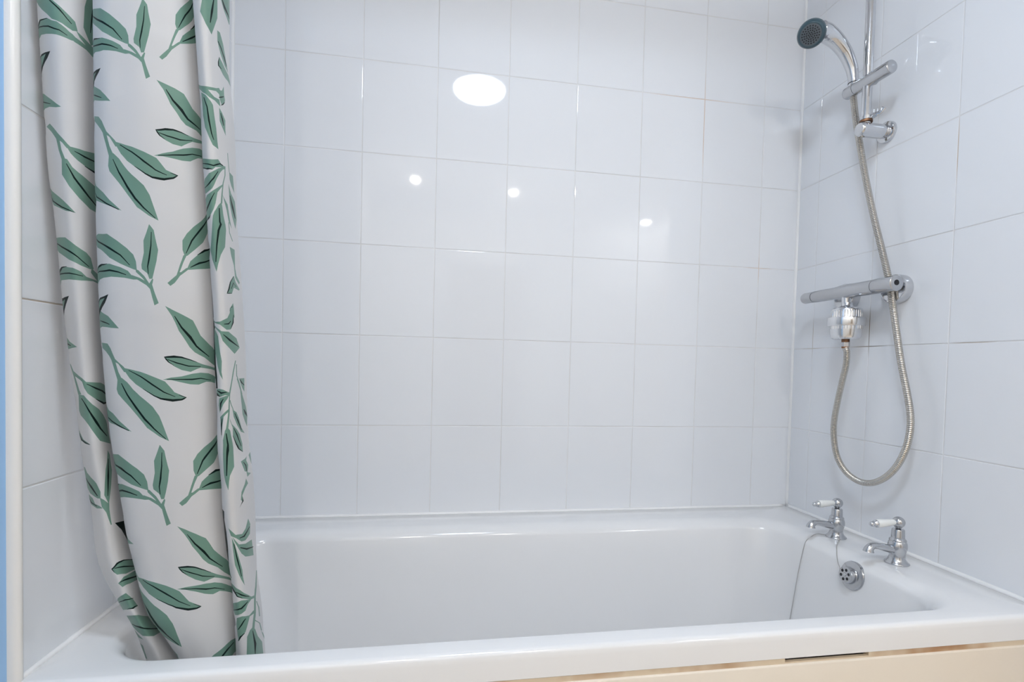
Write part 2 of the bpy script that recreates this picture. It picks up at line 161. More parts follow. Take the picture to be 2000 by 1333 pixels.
CURTAIN_PRINT="""g 1984,6489 2058,6471 2096,6438 2117,6404 2137,6371 2170,6344 2202,6317 2232,6280 2206,6277 2184,6307 2162,6336 2140,6347 2150,6313 2161,6279 2173,6256 2185,6233 2153,6218 2141,6254 2130,6289 2116,6326 2103,6363 2080,6389 2038,6425 1989,6457
g 1994,4987 2076,4980 2103,4949 2119,4912 2136,4875 2165,4849 2195,4824 2222,4788 2197,4785 2177,4814 2158,4842 2137,4852 2145,4819 2153,4786 2173,4743 2141,4728 2132,4762 2123,4796 2113,4832 2102,4867 2083,4895 2050,4924 1997,4950
g 1876,3419 1919,3416 1936,3388 1945,3354 1957,3320 1980,3292 2006,3266 2053,3237 1999,3222 1986,3253 1972,3284 1955,3294 1957,3258 1960,3221 1972,3173 1941,3156 1938,3194 1935,3231 1930,3270 1926,3309 1911,3336 1897,3363 1873,3386
g 2193,6310 2247,6300 2290,6291 2337,6284 2393,6271 2449,6259 2509,6244 2569,6229 2607,6199 2629,6180 2651,6161 2704,6149 2756,6136 2716,6110 2673,6102 2631,6093 2576,6094 2520,6096 2489,6105 2458,6114 2419,6131 2379,6148 2336,6170 2294,6191 2269,6213 2245,6234 2219,6272
g 2186,4816 2238,4807 2278,4798 2322,4790 2376,4775 2429,4759 2487,4742 2544,4724 2579,4692 2601,4671 2621,4649 2673,4630 2724,4610 2684,4590 2642,4588 2600,4585 2546,4591 2491,4598 2460,4608 2429,4619 2391,4638 2354,4657 2313,4680 2276,4702 2254,4723 2232,4744 2209,4780
g 1994,3256 2087,3264 2134,3255 2180,3246 2234,3230 2288,3214 2353,3192 2419,3168 2460,3131 2484,3106 2509,3082 2573,3057 2637,3030 2585,3015 2530,3015 2474,3015 2408,3026 2341,3036 2305,3050 2272,3061 2234,3081 2196,3101 2156,3126 2116,3150 2092,3173 2060,3191 2022,3222
k 2355,6161 2388,6146 2421,6131 2455,6115 2476,6108 2496,6102 2518,6095 2556,6092 2593,6090 2630,6090 2659,6097 2686,6103 2715,6110 2729,6118 2742,6126 2757,6138 2733,6142 2711,6145 2689,6147 2687,6145 2708,6141 2730,6136 2749,6133 2737,6133 2724,6127 2712,6121 2685,6116 2658,6111 2632,6106 2597,6105 2560,6106 2523,6106 2503,6111 2482,6117 2461,6122 2426,6136 2392,6150 2357,6163
k 2330,4671 2362,4654 2394,4637 2427,4620 2447,4613 2467,4605 2488,4597 2526,4591 2562,4586 2600,4581 2628,4584 2655,4587 2683,4590 2698,4596 2710,4602 2725,4612 2701,4619 2680,4625 2658,4631 2657,4628 2677,4621 2698,4614 2717,4609 2706,4610 2692,4606 2680,4602 2654,4601 2627,4600 2602,4599 2566,4602 2530,4605 2494,4608 2474,4614 2453,4620 2433,4626 2399,4642 2366,4657 2333,4673
k 2173,3116 2205,3098 2237,3080 2270,3063 2291,3055 2313,3046 2338,3035 2384,3027 2426,3019 2471,3011 2510,3012 2546,3013 2584,3015 2603,3020 2619,3023 2638,3031 2609,3043 2582,3052 2555,3059 2552,3057 2579,3048 2605,3038 2627,3029 2614,3032 2597,3030 2581,3027 2547,3028 2512,3028 2479,3029 2436,3035 2390,3041 2346,3047 2323,3055 2298,3063 2277,3069 2243,3085 2209,3102 2176,3118
k 2238,6289 2283,6267 2332,6247 2368,6230 2405,6212 2441,6193 2479,6178 2516,6163 2553,6147 2605,6135 2655,6126 2657,6130 2609,6141 2559,6154 2524,6171 2488,6187 2451,6203 2414,6220 2376,6237 2339,6254 2288,6272 2241,6293
k 2228,4797 2271,4776 2315,4755 2349,4736 2383,4716 2417,4697 2452,4680 2488,4662 2524,4645 2575,4630 2624,4615 2627,4618 2579,4635 2530,4652 2479,4679 2428,4705 2393,4724 2357,4743 2322,4761 2275,4781 2231,4800
k 2070,3251 2121,3231 2168,3208 2201,3187 2235,3166 2268,3146 2305,3127 2347,3106 2388,3085 2449,3065 2510,3045 2514,3048 2455,3070 2397,3091 2337,3124 2281,3155 2246,3175 2211,3195 2176,3215 2127,3236 2077,3256
g 2136,7605 2174,7615 2197,7600 2219,7584 2242,7561 2264,7538 2294,7514 2327,7494 2367,7476 2408,7458 2447,7439 2477,7413 2506,7388 2527,7353 2547,7317 2562,7291 2577,7265 2592,7239 2542,7248 2491,7258 2451,7272 2411,7285 2370,7298 2342,7320 2314,7342 2287,7365 2262,7389 2238,7414 2213,7438 2188,7461 2163,7483 2138,7506 2127,7537 2131,7571
g 2154,6224 2188,6235 2209,6219 2230,6203 2250,6179 2271,6155 2298,6130 2329,6107 2365,6086 2401,6064 2437,6043 2463,6014 2489,5985 2507,5946 2524,5908 2543,5865 2561,5822 2517,5835 2472,5849 2437,5865 2401,5882 2366,5898 2341,5923 2316,5948 2292,5972 2269,5998 2247,6023 2224,6049 2190,6084 2156,6119 2146,6152 2150,6188
g 2141,4733 2176,4745 2214,4714 2233,4691 2251,4667 2276,4644 2303,4620 2338,4596 2374,4571 2410,4545 2437,4512 2465,4479 2485,4436 2503,4393 2523,4345 2543,4297 2496,4314 2450,4332 2414,4353 2378,4373 2342,4394 2318,4422 2293,4450 2270,4478 2247,4506 2225,4534 2202,4561 2169,4597 2137,4633 2128,4665 2135,4699
g 1943,3162 1975,3176 2014,3146 2047,3129 2081,3111 2108,3086 2135,3060 2169,3035 2195,3009 2219,2983 2228,2949 2237,2914 2231,2870 2218,2825 2202,2774 2184,2723 2136,2740 2089,2756 2046,2766 1999,2774 1979,2794 1978,2839 1971,2884 1965,2928 1960,2972 1947,3011 1923,3049 1921,3084 1932,3123
k 2167,7578 2181,7552 2196,7526 2210,7499 2231,7471 2253,7443 2274,7414 2296,7390 2322,7367 2347,7345 2392,7321 2436,7297 2477,7281 2518,7264 2559,7248 2563,7251 2524,7269 2485,7286 2445,7304 2404,7329 2363,7354 2338,7376 2313,7398 2289,7420 2267,7448 2244,7475 2221,7503 2204,7528 2188,7554 2172,7580
k 2182,6196 2202,6155 2222,6113 2241,6084 2261,6054 2280,6024 2300,5999 2323,5974 2346,5949 2385,5921 2424,5893 2460,5874 2496,5854 2532,5834 2536,5837 2502,5858 2467,5879 2433,5900 2397,5929 2360,5958 2327,5994 2294,6031 2273,6060 2253,6089 2232,6117 2209,6157 2186,6198
k 2167,4707 2183,4667 2201,4627 2219,4596 2238,4566 2257,4535 2278,4507 2299,4479 2322,4450 2363,4417 2402,4384 2438,4360 2475,4336 2512,4311 2516,4315 2480,4340 2445,4365 2411,4391 2375,4425 2337,4459 2302,4501 2271,4542 2250,4572 2230,4601 2211,4631 2191,4670 2172,4708
k 1962,3133 1972,3089 1982,3046 1994,3014 1997,2980 1996,2946 2000,2901 2009,2859 2043,2834 2074,2809 2101,2786 2127,2761 2155,2737 2164,2741 2140,2767 2117,2792 2095,2818 2082,2853 2055,2881 2044,2922 2034,2963 2029,2995 2012,3022 1991,3050 1979,3093 1966,3135
g 2596,6725 2631,6719 2666,6713 2712,6705 2758,6698 2800,6689 2842,6681 2874,6651 2894,6630 2914,6609 2952,6592 2990,6575 3012,6559 3028,6541 3043,6523 3042,6488 3041,6453 3041,6418 3020,6435 2999,6452 2969,6464 2940,6475 2893,6478 2846,6482 2824,6495 2801,6508 2783,6527 2764,6546 2738,6568 2712,6591 2698,6613 2683,6635 2669,6654 2655,6673 2625,6699
g 2576,5251 2610,5239 2642,5226 2686,5210 2729,5194 2769,5178 2809,5161 2836,5118 2854,5088 2872,5057 2908,5027 2944,4997 2985,4972 3010,4947 3025,4922 3025,4871 3025,4819 3005,4841 2958,4862 2929,4881 2900,4900 2855,4918 2814,4936 2792,4954 2771,4972 2753,4997 2735,5021 2711,5052 2686,5082 2673,5109 2660,5136 2646,5160 2633,5183 2605,5217
g 2523,3665 2561,3651 2600,3637 2649,3615 2699,3594 2744,3572 2790,3551 2820,3509 2838,3479 2857,3449 2895,3411 2934,3373 2979,3339 3009,3309 3026,3283 3022,3229 3019,3175 2990,3207 2930,3247 2899,3276 2869,3305 2821,3331 2775,3354 2729,3393 2712,3417 2695,3441 2670,3472 2645,3502 2632,3528 2618,3554 2587,3599 2555,3633
k 2676,6676 2703,6645 2730,6613 2766,6588 2802,6563 2830,6541 2860,6521 2900,6511 2941,6502 2982,6492 2986,6496 2948,6508 2911,6520 2873,6532 2847,6554 2823,6578 2783,6600 2743,6622 2712,6651 2681,6679
k 2652,5183 2678,5143 2704,5103 2737,5069 2771,5035 2798,5005 2825,4976 2861,4952 2900,4929 2940,4905 2944,4908 2907,4934 2871,4960 2836,4985 2813,5017 2790,5048 2753,5080 2716,5111 2686,5149 2657,5186
k 2611,3597 2639,3557 2667,3518 2703,3483 2738,3447 2766,3417 2793,3387 2832,3360 2873,3330 2917,3297 2922,3299 2882,3332 2843,3365 2808,3392 2785,3424 2762,3455 2722,3489 2682,3523 2649,3561 2616,3598
g 2572,6409 2615,6416 2657,6425 2692,6428 2727,6432 2766,6429 2805,6427 2835,6422 2868,6420 2919,6418 2982,6422 3017,6419 3040,6412 3040,6394 3019,6399 2995,6403 2948,6395 2900,6388 2865,6369 2831,6351 2800,6334 2761,6335 2722,6336 2692,6344 2661,6352 2634,6364 2608,6376
g 2552,4897 2593,4900 2633,4903 2667,4901 2700,4899 2737,4892 2774,4884 2804,4875 2834,4866 2882,4851 2944,4838 3002,4826 3025,4813 3025,4796 3005,4806 2958,4816 2911,4821 2865,4826 2833,4817 2803,4806 2772,4795 2734,4801 2697,4807 2667,4819 2637,4831 2612,4847 2585,4862
g 2457,3353 2507,3353 2556,3353 2597,3349 2637,3342 2679,3327 2722,3312 2755,3298 2789,3283 2839,3259 2908,3227 2978,3194 3018,3169 3017,3151 2982,3171 2919,3200 2866,3221 2816,3236 2778,3232 2740,3225 2702,3219 2658,3232 2615,3245 2581,3262 2547,3277 2519,3295 2491,3314
k 2655,6359 2640,6366 2625,6373 2611,6379 2601,6389 2590,6400 2578,6405 2601,6406 2629,6411 2656,6416 2679,6418 2703,6421 2725,6424 2751,6423 2777,6422 2803,6421 2823,6419 2844,6417 2867,6417 2869,6420 2847,6421 2827,6424 2806,6428 2781,6430 2755,6433 2729,6435 2705,6433 2681,6432 2657,6430 2629,6423 2601,6417 2567,6411 2579,6394 2591,6384 2604,6374 2621,6368 2636,6362 2652,6357
k 2631,4840 2617,4848 2603,4856 2589,4864 2579,4876 2568,4887 2557,4892 2579,4891 2606,4892 2632,4893 2654,4893 2677,4893 2698,4892 2723,4888 2748,4883 2773,4878 2793,4873 2813,4868 2833,4863 2835,4865 2815,4872 2796,4878 2776,4884 2751,4890 2727,4896 2702,4903 2679,4905 2657,4907 2634,4909 2606,4906 2579,4904 2546,4899 2557,4882 2569,4871 2582,4860 2598,4852 2614,4845 2629,4837
k 2541,3286 2526,3296 2510,3306 2495,3316 2485,3329 2475,3342 2463,3348 2489,3346 2522,3345 2554,3344 2580,3342 2608,3339 2633,3335 2661,3326 2690,3316 2719,3307 2741,3298 2764,3289 2787,3280 2789,3282 2768,3292 2746,3302 2724,3313 2696,3323 2668,3334 2639,3344 2612,3350 2585,3354 2557,3358 2524,3358 2491,3358 2451,3356 2461,3337 2473,3325 2486,3312 2504,3302 2521,3293 2538,3284
k 2600,6392 2638,6385 2676,6378 2730,6374 2785,6370 2840,6379 2900,6394 2901,6398 2842,6385 2787,6379 2734,6383 2680,6386 2641,6391 2602,6396
k 2577,4878 2615,4866 2651,4854 2704,4843 2757,4832 2810,4832 2865,4832 2865,4836 2812,4838 2759,4840 2707,4851 2656,4862 2618,4872 2580,4882
k 2484,3332 2527,3316 2569,3300 2631,3282 2691,3261 2754,3251 2817,3242 2818,3246 2757,3257 2695,3269 2636,3289 2576,3308 2532,3322 2488,3335
g 2545,6242 2586,6253 2626,6265 2673,6277 2720,6288 2767,6306 2814,6323 2854,6334 2898,6349 2967,6363 3005,6359 3022,6350 3039,6341 3037,6294 3018,6299 2997,6303 2946,6293 2910,6273 2875,6252 2833,6245 2795,6241 2756,6242 2717,6243 2671,6245 2625,6246 2585,6243
g 2522,4737 2562,4745 2602,4753 2648,4757 2695,4762 2741,4772 2787,4782 2825,4786 2864,4790 2932,4785 2977,4771 3008,4758 3024,4746 3022,4701 3004,4710 2960,4720 2910,4724 2874,4713 2840,4703 2802,4704 2764,4706 2727,4712 2690,4719 2645,4727 2600,4735 2561,4736
g 2394,3184 2443,3190 2492,3195 2549,3197 2606,3198 2662,3200 2718,3203 2763,3200 2809,3198 2883,3176 2936,3147 2988,3118 3015,3097 3014,3048 2978,3069 2917,3097 2857,3119 2818,3114 2780,3108 2734,3116 2689,3125 2644,3139 2599,3152 2543,3164 2488,3176 2441,3180
k 2586,6245 2630,6250 2674,6256 2718,6262 2765,6268 2812,6275 2851,6285 2895,6302 2942,6308 2989,6314 2990,6319 2943,6314 2896,6309 2852,6295 2812,6285 2765,6277 2719,6270 2675,6262 2630,6255 2586,6249
k 2561,4738 2606,4738 2649,4737 2692,4737 2738,4736 2783,4736 2822,4740 2861,4745 2907,4739 2952,4733 2954,4736 2908,4744 2862,4752 2822,4749 2784,4746 2738,4745 2693,4744 2649,4743 2606,4743 2562,4742
k 2442,3182 2495,3178 2549,3175 2602,3171 2657,3162 2712,3153 2758,3152 2803,3150 2853,3136 2908,3114 2910,3117 2854,3142 2805,3158 2758,3161 2712,3165 2658,3172 2603,3179 2550,3181 2496,3184 2442,3186
g 1949,6707 1973,6690 1998,6673 2084,6633 2108,6615 2133,6597 2154,6578 2176,6560 2143,6561 2111,6562 2064,6569 1996,6587 1972,6582 1947,6577 1948,6621 1948,6664
g 1968,5230 1990,5212 2031,5193 2099,5168 2122,5148 2144,5127 2163,5107 2182,5086 2152,5087 2122,5088 2085,5092 2021,5097 1985,5090 1962,5084 1964,5133 1966,5181
g 1870,3636 1896,3621 1921,3607 1961,3588 1980,3570 2000,3552 2038,3541 2071,3529 2008,3518 1977,3516 1945,3518 1914,3520 1886,3513 1857,3506 1864,3550 1867,3593
k 1969,6624 2003,6613 2056,6593 2096,6581 2098,6584 2061,6598 2009,6619 1970,6627
k 1984,5137 2033,5126 2081,5117 2108,5109 2110,5113 2084,5123 2040,5134 1985,5141
k 1888,3555 1921,3547 1945,3541 1968,3535 1970,3538 1947,3547 1925,3555 1889,3558
g 1911,7503 1942,7477 1974,7451 2000,7428 2062,7386 2101,7356 2131,7332 2164,7311 2196,7289 2229,7267 2179,7281 2129,7295 2086,7308 2012,7343 1972,7360 1940,7384 1908,7407 1909,7439 1910,7471
g 1940,6092 1969,6066 1998,6041 2053,6011 2096,5985 2123,5961 2150,5936 2180,5914 2209,5891 2238,5869 2194,5883 2149,5897 2110,5909 2063,5924 1997,5945 1968,5968 1939,5991 1940,6024 1940,6058
g 1927,4588 1955,4561 1983,4535 2014,4512 2070,4492 2102,4466 2129,4439 2159,4415 2186,4390 2214,4365 2170,4381 2126,4396 2088,4410 2023,4419 1980,4431 1951,4455 1923,4478 1924,4515 1926,4551
g 1800,3001 1800,2972 1800,2942 1800,2915 1800,2889 1800,2859 1800,2830 1802,2802 1809,2775 1815,2749 1800,2766 1800,2786 1800,2803 1800,2819 1800,2836 1800,2863 1800,2890 1800,2946
k 1907,7438 1941,7408 1975,7378 2025,7347 2096,7308 2150,7290 2205,7272 2208,7275 2155,7295 2102,7315 2037,7350 1981,7385 1946,7412 1910,7440
k 1938,6023 1969,5994 2000,5965 2075,5932 2119,5910 2168,5891 2217,5873 2219,5877 2172,5897 2125,5917 2084,5938 2012,5970 1973,5999 1941,6026
k 1923,4513 1953,4482 1983,4452 2036,4431 2097,4410 2144,4390 2192,4370 2195,4374 2149,4396 2103,4418 2047,4439 1988,4460 1957,4488 1925,4516
k 1800,2926 1800,2891 1800,2857 1800,2830 1800,2802 1800,2778 1800,2753 1803,2758 1800,2784 1800,2810 1800,2837 1800,2864 1800,2897 1800,2929
g 1926,7145 1955,7149 1984,7153 2039,7139 2100,7126 2141,7107 2182,7088 2222,7065 2262,7042 2287,7025 2314,7008 2325,6989 2336,6969 2338,6942 2340,6916 2307,6920 2255,6934 2204,6949 2160,6967 2115,6984 2078,7008 2011,7050 1965,7073 1925,7093 1926,7119
g 1954,5713 1980,5719 2016,5724 2083,5716 2120,5716 2157,5695 2194,5674 2231,5649 2267,5625 2290,5605 2315,5586 2325,5564 2335,5541 2337,5511 2339,5482 2309,5488 2261,5504 2214,5521 2174,5540 2134,5559 2101,5584 2057,5611 1988,5636 1952,5656 1953,5685
g 1910,4176 1939,4184 1967,4191 1998,4191 2067,4197 2109,4176 2145,4153 2181,4125 2218,4098 2241,4076 2264,4055 2272,4029 2281,4004 2281,3971 2282,3938 2253,3946 2202,3964 2152,3982 2110,4004 2059,4023 1999,4044 1974,4071 1937,4092 1900,4112 1905,4144
g 1800,2585 1800,2588 1800,2592 1800,2589 1800,2585 1800,2559 1800,2533 1800,2502 1800,2472 1800,2448 1800,2425 1800,2373 1800,2340 1800,2308 1800,2318 1800,2341 1800,2363 1800,2388 1800,2413 1800,2443 1800,2473 1800,2498 1800,2523 1800,2554
k 1925,7133 1953,7118 1981,7103 2048,7066 2114,7036 2158,7017 2203,6998 2239,6970 2276,6941 2280,6944 2245,6974 2211,7004 2167,7025 2123,7046 2062,7071 1985,7110 1956,7123 1927,7136
k 1953,5700 1978,5685 2007,5669 2086,5639 2132,5616 2173,5595 2213,5575 2247,5544 2280,5513 2284,5515 2252,5548 2220,5581 2181,5604 2141,5627 2093,5648 2017,5676 1981,5691 1955,5704
k 1907,4162 1932,4146 1956,4130 1992,4105 2067,4087 2114,4066 2156,4042 2190,4008 2224,3973 2228,3976 2196,4013 2164,4050 2123,4075 2083,4101 1998,4116 1962,4139 1935,4152 1909,4166
k 1800,2570 1800,2552 1800,2533 1800,2504 1800,2475 1800,2449 1800,2422 1800,2385 1800,2348 1800,2351 1800,2390 1800,2429 1800,2458 1800,2487 1800,2514 1800,2541 1800,2557 1800,2574
g 1922,6947 1950,6954 1979,6960 2005,6969 2073,6950 2114,6948 2158,6938 2202,6928 2232,6918 2261,6908 2296,6878 2353,6862 2302,6857 2265,6862 2228,6867 2176,6869 2125,6871 2087,6868 2026,6879 1988,6876 1954,6859 1920,6841 1920,6876 1921,6912
g 1947,5494 1973,5503 1999,5512 2049,5520 2097,5518 2132,5519 2172,5508 2213,5498 2239,5487 2266,5476 2298,5442 2350,5421 2304,5419 2270,5424 2236,5429 2188,5431 2141,5433 2107,5429 2066,5427 2015,5418 1975,5398 1943,5377 1944,5416 1946,5455
g 1881,3932 1911,3943 1940,3954 1964,3968 1992,3969 2049,3977 2106,3969 2149,3957 2178,3945 2206,3932 2237,3895 2286,3870 2241,3869 2204,3875 2167,3880 2115,3883 2048,3880 1991,3869 1962,3864 1937,3850 1898,3825 1859,3800 1867,3844 1875,3888
k 1945,6924 1957,6932 1970,6941 1982,6949 1990,6952 1998,6956 2008,6959 2037,6953 2069,6947 2091,6947 2091,6949 2068,6952 2036,6961 2001,6970 1991,6967 1983,6963 1976,6957 1965,6946 1954,6936 1943,6926
k 1968,5470 1979,5480 1991,5490 2005,5499 2023,5502 2040,5505 2052,5510 2079,5511 2095,5514 2111,5517 2111,5520 2095,5519 2078,5519 2046,5521 2025,5518 2008,5514 1996,5508 1986,5496 1976,5484 1966,5472
k 1901,3906 1915,3917 1929,3929 1942,3940 1950,3945 1958,3951 1964,3957 1977,3961 1990,3965 2008,3969 2008,3972 1990,3971 1977,3970 1962,3969 1952,3963 1944,3957 1936,3949 1924,3935 1912,3922 1900,3908
k 1944,6918 1984,6922 2049,6910 2111,6905 2148,6900 2184,6896 2214,6889 2243,6883 2245,6886 2216,6894 2187,6903 2150,6909 2112,6915 2049,6919 1983,6929 1944,6921
k 1967,5463 2009,5469 2085,5467 2129,5470 2162,5466 2196,5461 2223,5454 2250,5447 2252,5451 2225,5460 2199,5469 2164,5476 2130,5482 2085,5477 2007,5477 1967,5467
k 1900,3898 1941,3907 1978,3911 2035,3921 2091,3921 2127,3916 2156,3908 2185,3900 2187,3905 2159,3915 2132,3925 2095,3932 2040,3935 1979,3923 1941,3916 1900,3902
g 2327,6922 2352,6919 2381,6904 2408,6888 2432,6868 2455,6848 2488,6880 2498,6876 2483,6843 2500,6803 2518,6769 2536,6736 2494,6718 2485,6741 2477,6764 2468,6789 2458,6815 2425,6835 2389,6846 2352,6857 2295,6873 2292,6885 2326,6879 2362,6873 2411,6860 2379,6880 2331,6905
g 2327,5489 2350,5484 2376,5465 2402,5446 2423,5422 2444,5398 2475,5432 2483,5426 2470,5391 2478,5368 2486,5345 2503,5306 2521,5268 2481,5251 2473,5277 2464,5303 2456,5332 2447,5361 2417,5385 2383,5400 2350,5415 2298,5436 2294,5450 2326,5441 2359,5433 2404,5415 2375,5439 2331,5470
g 2271,3947 2292,3941 2317,3918 2344,3895 2365,3867 2387,3838 2423,3874 2433,3867 2415,3829 2422,3802 2429,3776 2444,3732 2461,3688 2414,3672 2406,3702 2400,3732 2393,3764 2387,3797 2355,3826 2319,3845 2285,3864 2236,3888 2234,3904 2265,3893 2296,3883 2343,3860 2313,3889 2272,3925
g 2492,7206 2515,7190 2537,7174 2543,7149 2548,7124 2557,7092 2566,7059 2553,7024 2541,6989 2525,6957 2509,6924 2488,6880 2457,6875 2440,6907 2389,6928 2386,6953 2402,6991 2418,7029 2420,7065 2422,7101 2440,7126 2457,7151 2475,7178
g 2471,5793 2492,5775 2512,5756 2518,5728 2524,5700 2533,5663 2543,5626 2532,5588 2522,5550 2508,5515 2494,5479 2475,5432 2447,5428 2431,5465 2383,5492 2381,5520 2395,5561 2409,5602 2410,5642 2411,5682 2426,5709 2441,5735 2456,5764
g 2448,4272 2468,4250 2488,4228 2491,4197 2495,4166 2500,4125 2508,4083 2494,4042 2481,4001 2465,3963 2448,3924 2423,3874 2392,3872 2378,3913 2328,3947 2326,3978 2344,4023 2362,4067 2367,4111 2372,4155 2391,4183 2410,4211 2429,4241
g 1991,2665 2004,2645 2032,2632 2002,2590 1988,2555 1975,2512 1971,2471 1937,2425 1901,2379 1859,2334 1816,2290 1800,2237 1800,2278 1800,2313 1800,2345 1800,2388 1800,2431 1800,2475 1828,2524 1871,2558 1912,2592 1953,2629
k 2507,7161 2498,7119 2489,7077 2475,7040 2461,7003 2451,6976 2442,6949 2444,6925 2447,6902 2453,6903 2453,6926 2454,6949 2466,6976 2478,7003 2489,7040 2501,7078 2507,7120 2513,7162
k 2485,5743 2479,5697 2472,5651 2460,5611 2449,5570 2440,5541 2432,5511 2435,5485 2437,5459 2442,5460 2443,5486 2443,5511 2454,5540 2464,5569 2474,5610 2483,5651 2487,5697 2491,5743
k 2458,4216 2446,4167 2434,4117 2418,4073 2403,4029 2392,3997 2382,3965 2383,3936 2384,3907 2390,3907 2392,3935 2393,3964 2407,3995 2420,4026 2432,4071 2446,4116 2454,4166 2464,4216
k 1972,2605 1927,2549 1888,2493 1849,2443 1808,2393 1800,2361 1800,2329 1800,2271 1800,2328 1800,2358 1830,2394 1867,2444 1903,2494 1938,2549 1979,2606
g 2632,6871 2658,6858 2700,6885 2727,6912 2754,6938 2793,6965 2832,6992 2878,7028 2817,6999 2765,6964 2753,6962 2775,6997 2797,7032 2816,7058 2835,7083 2802,7076 2782,7042 2762,7009 2742,6973 2722,6937 2677,6904
g 2608,5409 2632,5390 2670,5413 2695,5438 2719,5464 2755,5487 2790,5510 2829,5537 2776,5521 2729,5490 2718,5489 2738,5525 2757,5561 2773,5586 2790,5611 2760,5608 2743,5574 2725,5541 2708,5504 2690,5467 2649,5438
g 2571,3837 2598,3814 2642,3833 2670,3857 2697,3881 2736,3900 2774,3921 2817,3944 2759,3935 2708,3909 2696,3909 2717,3946 2737,3982 2755,4007 2773,4032 2741,4034 2722,4000 2703,3965 2684,3927 2664,3890 2618,3864
g 1984,2230 2050,2230 2152,2268 2208,2296 2263,2324 2347,2345 2439,2361 2541,2380 2410,2376 2287,2353 2265,2352 2322,2389 2383,2421 2478,2465 2411,2470 2358,2438 2302,2407 2248,2367 2201,2327 2109,2294
g 2815,7071 2798,7106 2803,7136 2808,7166 2832,7192 2857,7220 2898,7259 2940,7298 2980,7334 3007,7365 3022,7394 3036,7423 3058,7446 3079,7469 3078,7438 3078,7407 3077,7377 3061,7353 3043,7330 3031,7296 3018,7263 3005,7229 2973,7194 2932,7156 2887,7118 2843,7082
g 2771,5601 2755,5643 2757,5675 2759,5708 2780,5733 2800,5758 2832,5785 2865,5813 2901,5840 2937,5867 2973,5898 3004,5928 3023,5947 3043,5966 3041,5918 3038,5869 3024,5848 3009,5827 2996,5793 2968,5756 2940,5719 2905,5690 2870,5661 2832,5634 2797,5609
g 2753,4024 2737,4073 2742,4109 2746,4144 2770,4168 2793,4193 2828,4216 2864,4239 2901,4258 2936,4277 2970,4300 3002,4324 3021,4339 3040,4355 3041,4302 3042,4250 3027,4231 3012,4212 3000,4178 2970,4146 2939,4114 2900,4093 2860,4072 2820,4051 2781,4029
g 2433,2459 2415,2507 2432,2540 2452,2573 2505,2595 2556,2617 2625,2635 2689,2648 2750,2660 2810,2672 2870,2683 2931,2687 3005,2678 3035,2686 3035,2633 3035,2580 3009,2567 2956,2567 2879,2545 2800,2514 2731,2502 2661,2490 2580,2480 2494,2462
k 2831,7092 2870,7143 2912,7199 2948,7238 2983,7278 3007,7313 3021,7345 3034,7377 3047,7409 3045,7411 3031,7379 3017,7348 3002,7317 2970,7278 2934,7238 2898,7198 2872,7160 2848,7124 2826,7092
k 2785,5621 2817,5667 2848,5713 2878,5746 2908,5778 2938,5811 2969,5845 3001,5879 3013,5911 3012,5913 2995,5882 2960,5849 2925,5815 2895,5782 2865,5749 2836,5718 2817,5686 2799,5654 2781,5623
k 2769,4044 2805,4090 2841,4136 2874,4162 2907,4189 2940,4215 2975,4243 3002,4271 3013,4302 3011,4305 2997,4276 2964,4250 2927,4224 2894,4197 2860,4171 2829,4143 2796,4095 2764,4047
k 2473,2477 2556,2518 2634,2555 2723,2582 2804,2611 2888,2635 2972,2651 2965,2657 2906,2649 2843,2641 2785,2622 2702,2593 2612,2565 2538,2523 2463,2480
g 2820,6990 2842,7021 2865,7055 2904,7089 2944,7123 2983,7155 3008,7182 3037,7201 3065,7220 3064,7177 3063,7135 3063,7093 3044,7083 3025,7073 3003,7062 2949,7039 2875,7008
g 2780,5510 2798,5541 2817,5572 2848,5595 2883,5621 2918,5644 2953,5667 3008,5685 3033,5699 3033,5652 3034,5605 3035,5558 3017,5552 3000,5546 2946,5536 2892,5527 2828,5516
g 2763,3921 2783,3953 2802,3984 2836,4005 2872,4024 2911,4038 2950,4053 3009,4056 3036,4064 3036,4012 3037,3960 3039,3907 3020,3905 3001,3903 2944,3909 2885,3916 2815,3920
g 2414,2363 2470,2391 2525,2419 2603,2436 2677,2443 2747,2449 2816,2454 2955,2416 3036,2398 3038,2347 3040,2297 3043,2246 3003,2254 2903,2291 2785,2323 2672,2343 2530,2358
k 2945,7125 2973,7144 3000,7163 3009,7174 3025,7185 3041,7198 3058,7210 3057,7213 3041,7204 3025,7196 3007,7187 2992,7169 2967,7147 2943,7126
k 2884,5622 2909,5635 2934,5647 2956,5659 2993,5671 3012,5681 3026,5690 3026,5693 3012,5688 2991,5682 2950,5673 2925,5656 2904,5640 2882,5624
k 2874,4025 2901,4031 2928,4037 2952,4043 2993,4045 3013,4050 3029,4056 3029,4059 3013,4058 2991,4058 2946,4061 2920,4049 2896,4039 2872,4028
k 2679,2444 2729,2444 2778,2444 2821,2444 2896,2427 2979,2401 3023,2394 3022,2397 2977,2410 2894,2440 2811,2462 2763,2457 2720,2452 2676,2447
k 2860,7014 2909,7044 2957,7074 3007,7104 3030,7123 3053,7142 3053,7146 3029,7129 3006,7113 2952,7084 2905,7050 2858,7017
k 2815,5528 2854,5544 2898,5563 2954,5582 3004,5601 3024,5616 3024,5620 3003,5608 2950,5591 2893,5575 2851,5552 2813,5532
k 2801,3936 2843,3947 2890,3955 2950,3958 3004,3963 3026,3974 3026,3979 3003,3971 2946,3970 2884,3970 2840,3956 2799,3940
k 2504,2374 2601,2381 2693,2377 2807,2367 2927,2339 3019,2316 3018,2321 2922,2348 2801,2378 2686,2392 2596,2391 2501,2378
k 1928,6745 1956,6755 1984,6765 2032,6767 2093,6766 2068,6743 2034,6725 1999,6706 1984,6680 1955,6665 1926,6650 1927,6682 1927,6714
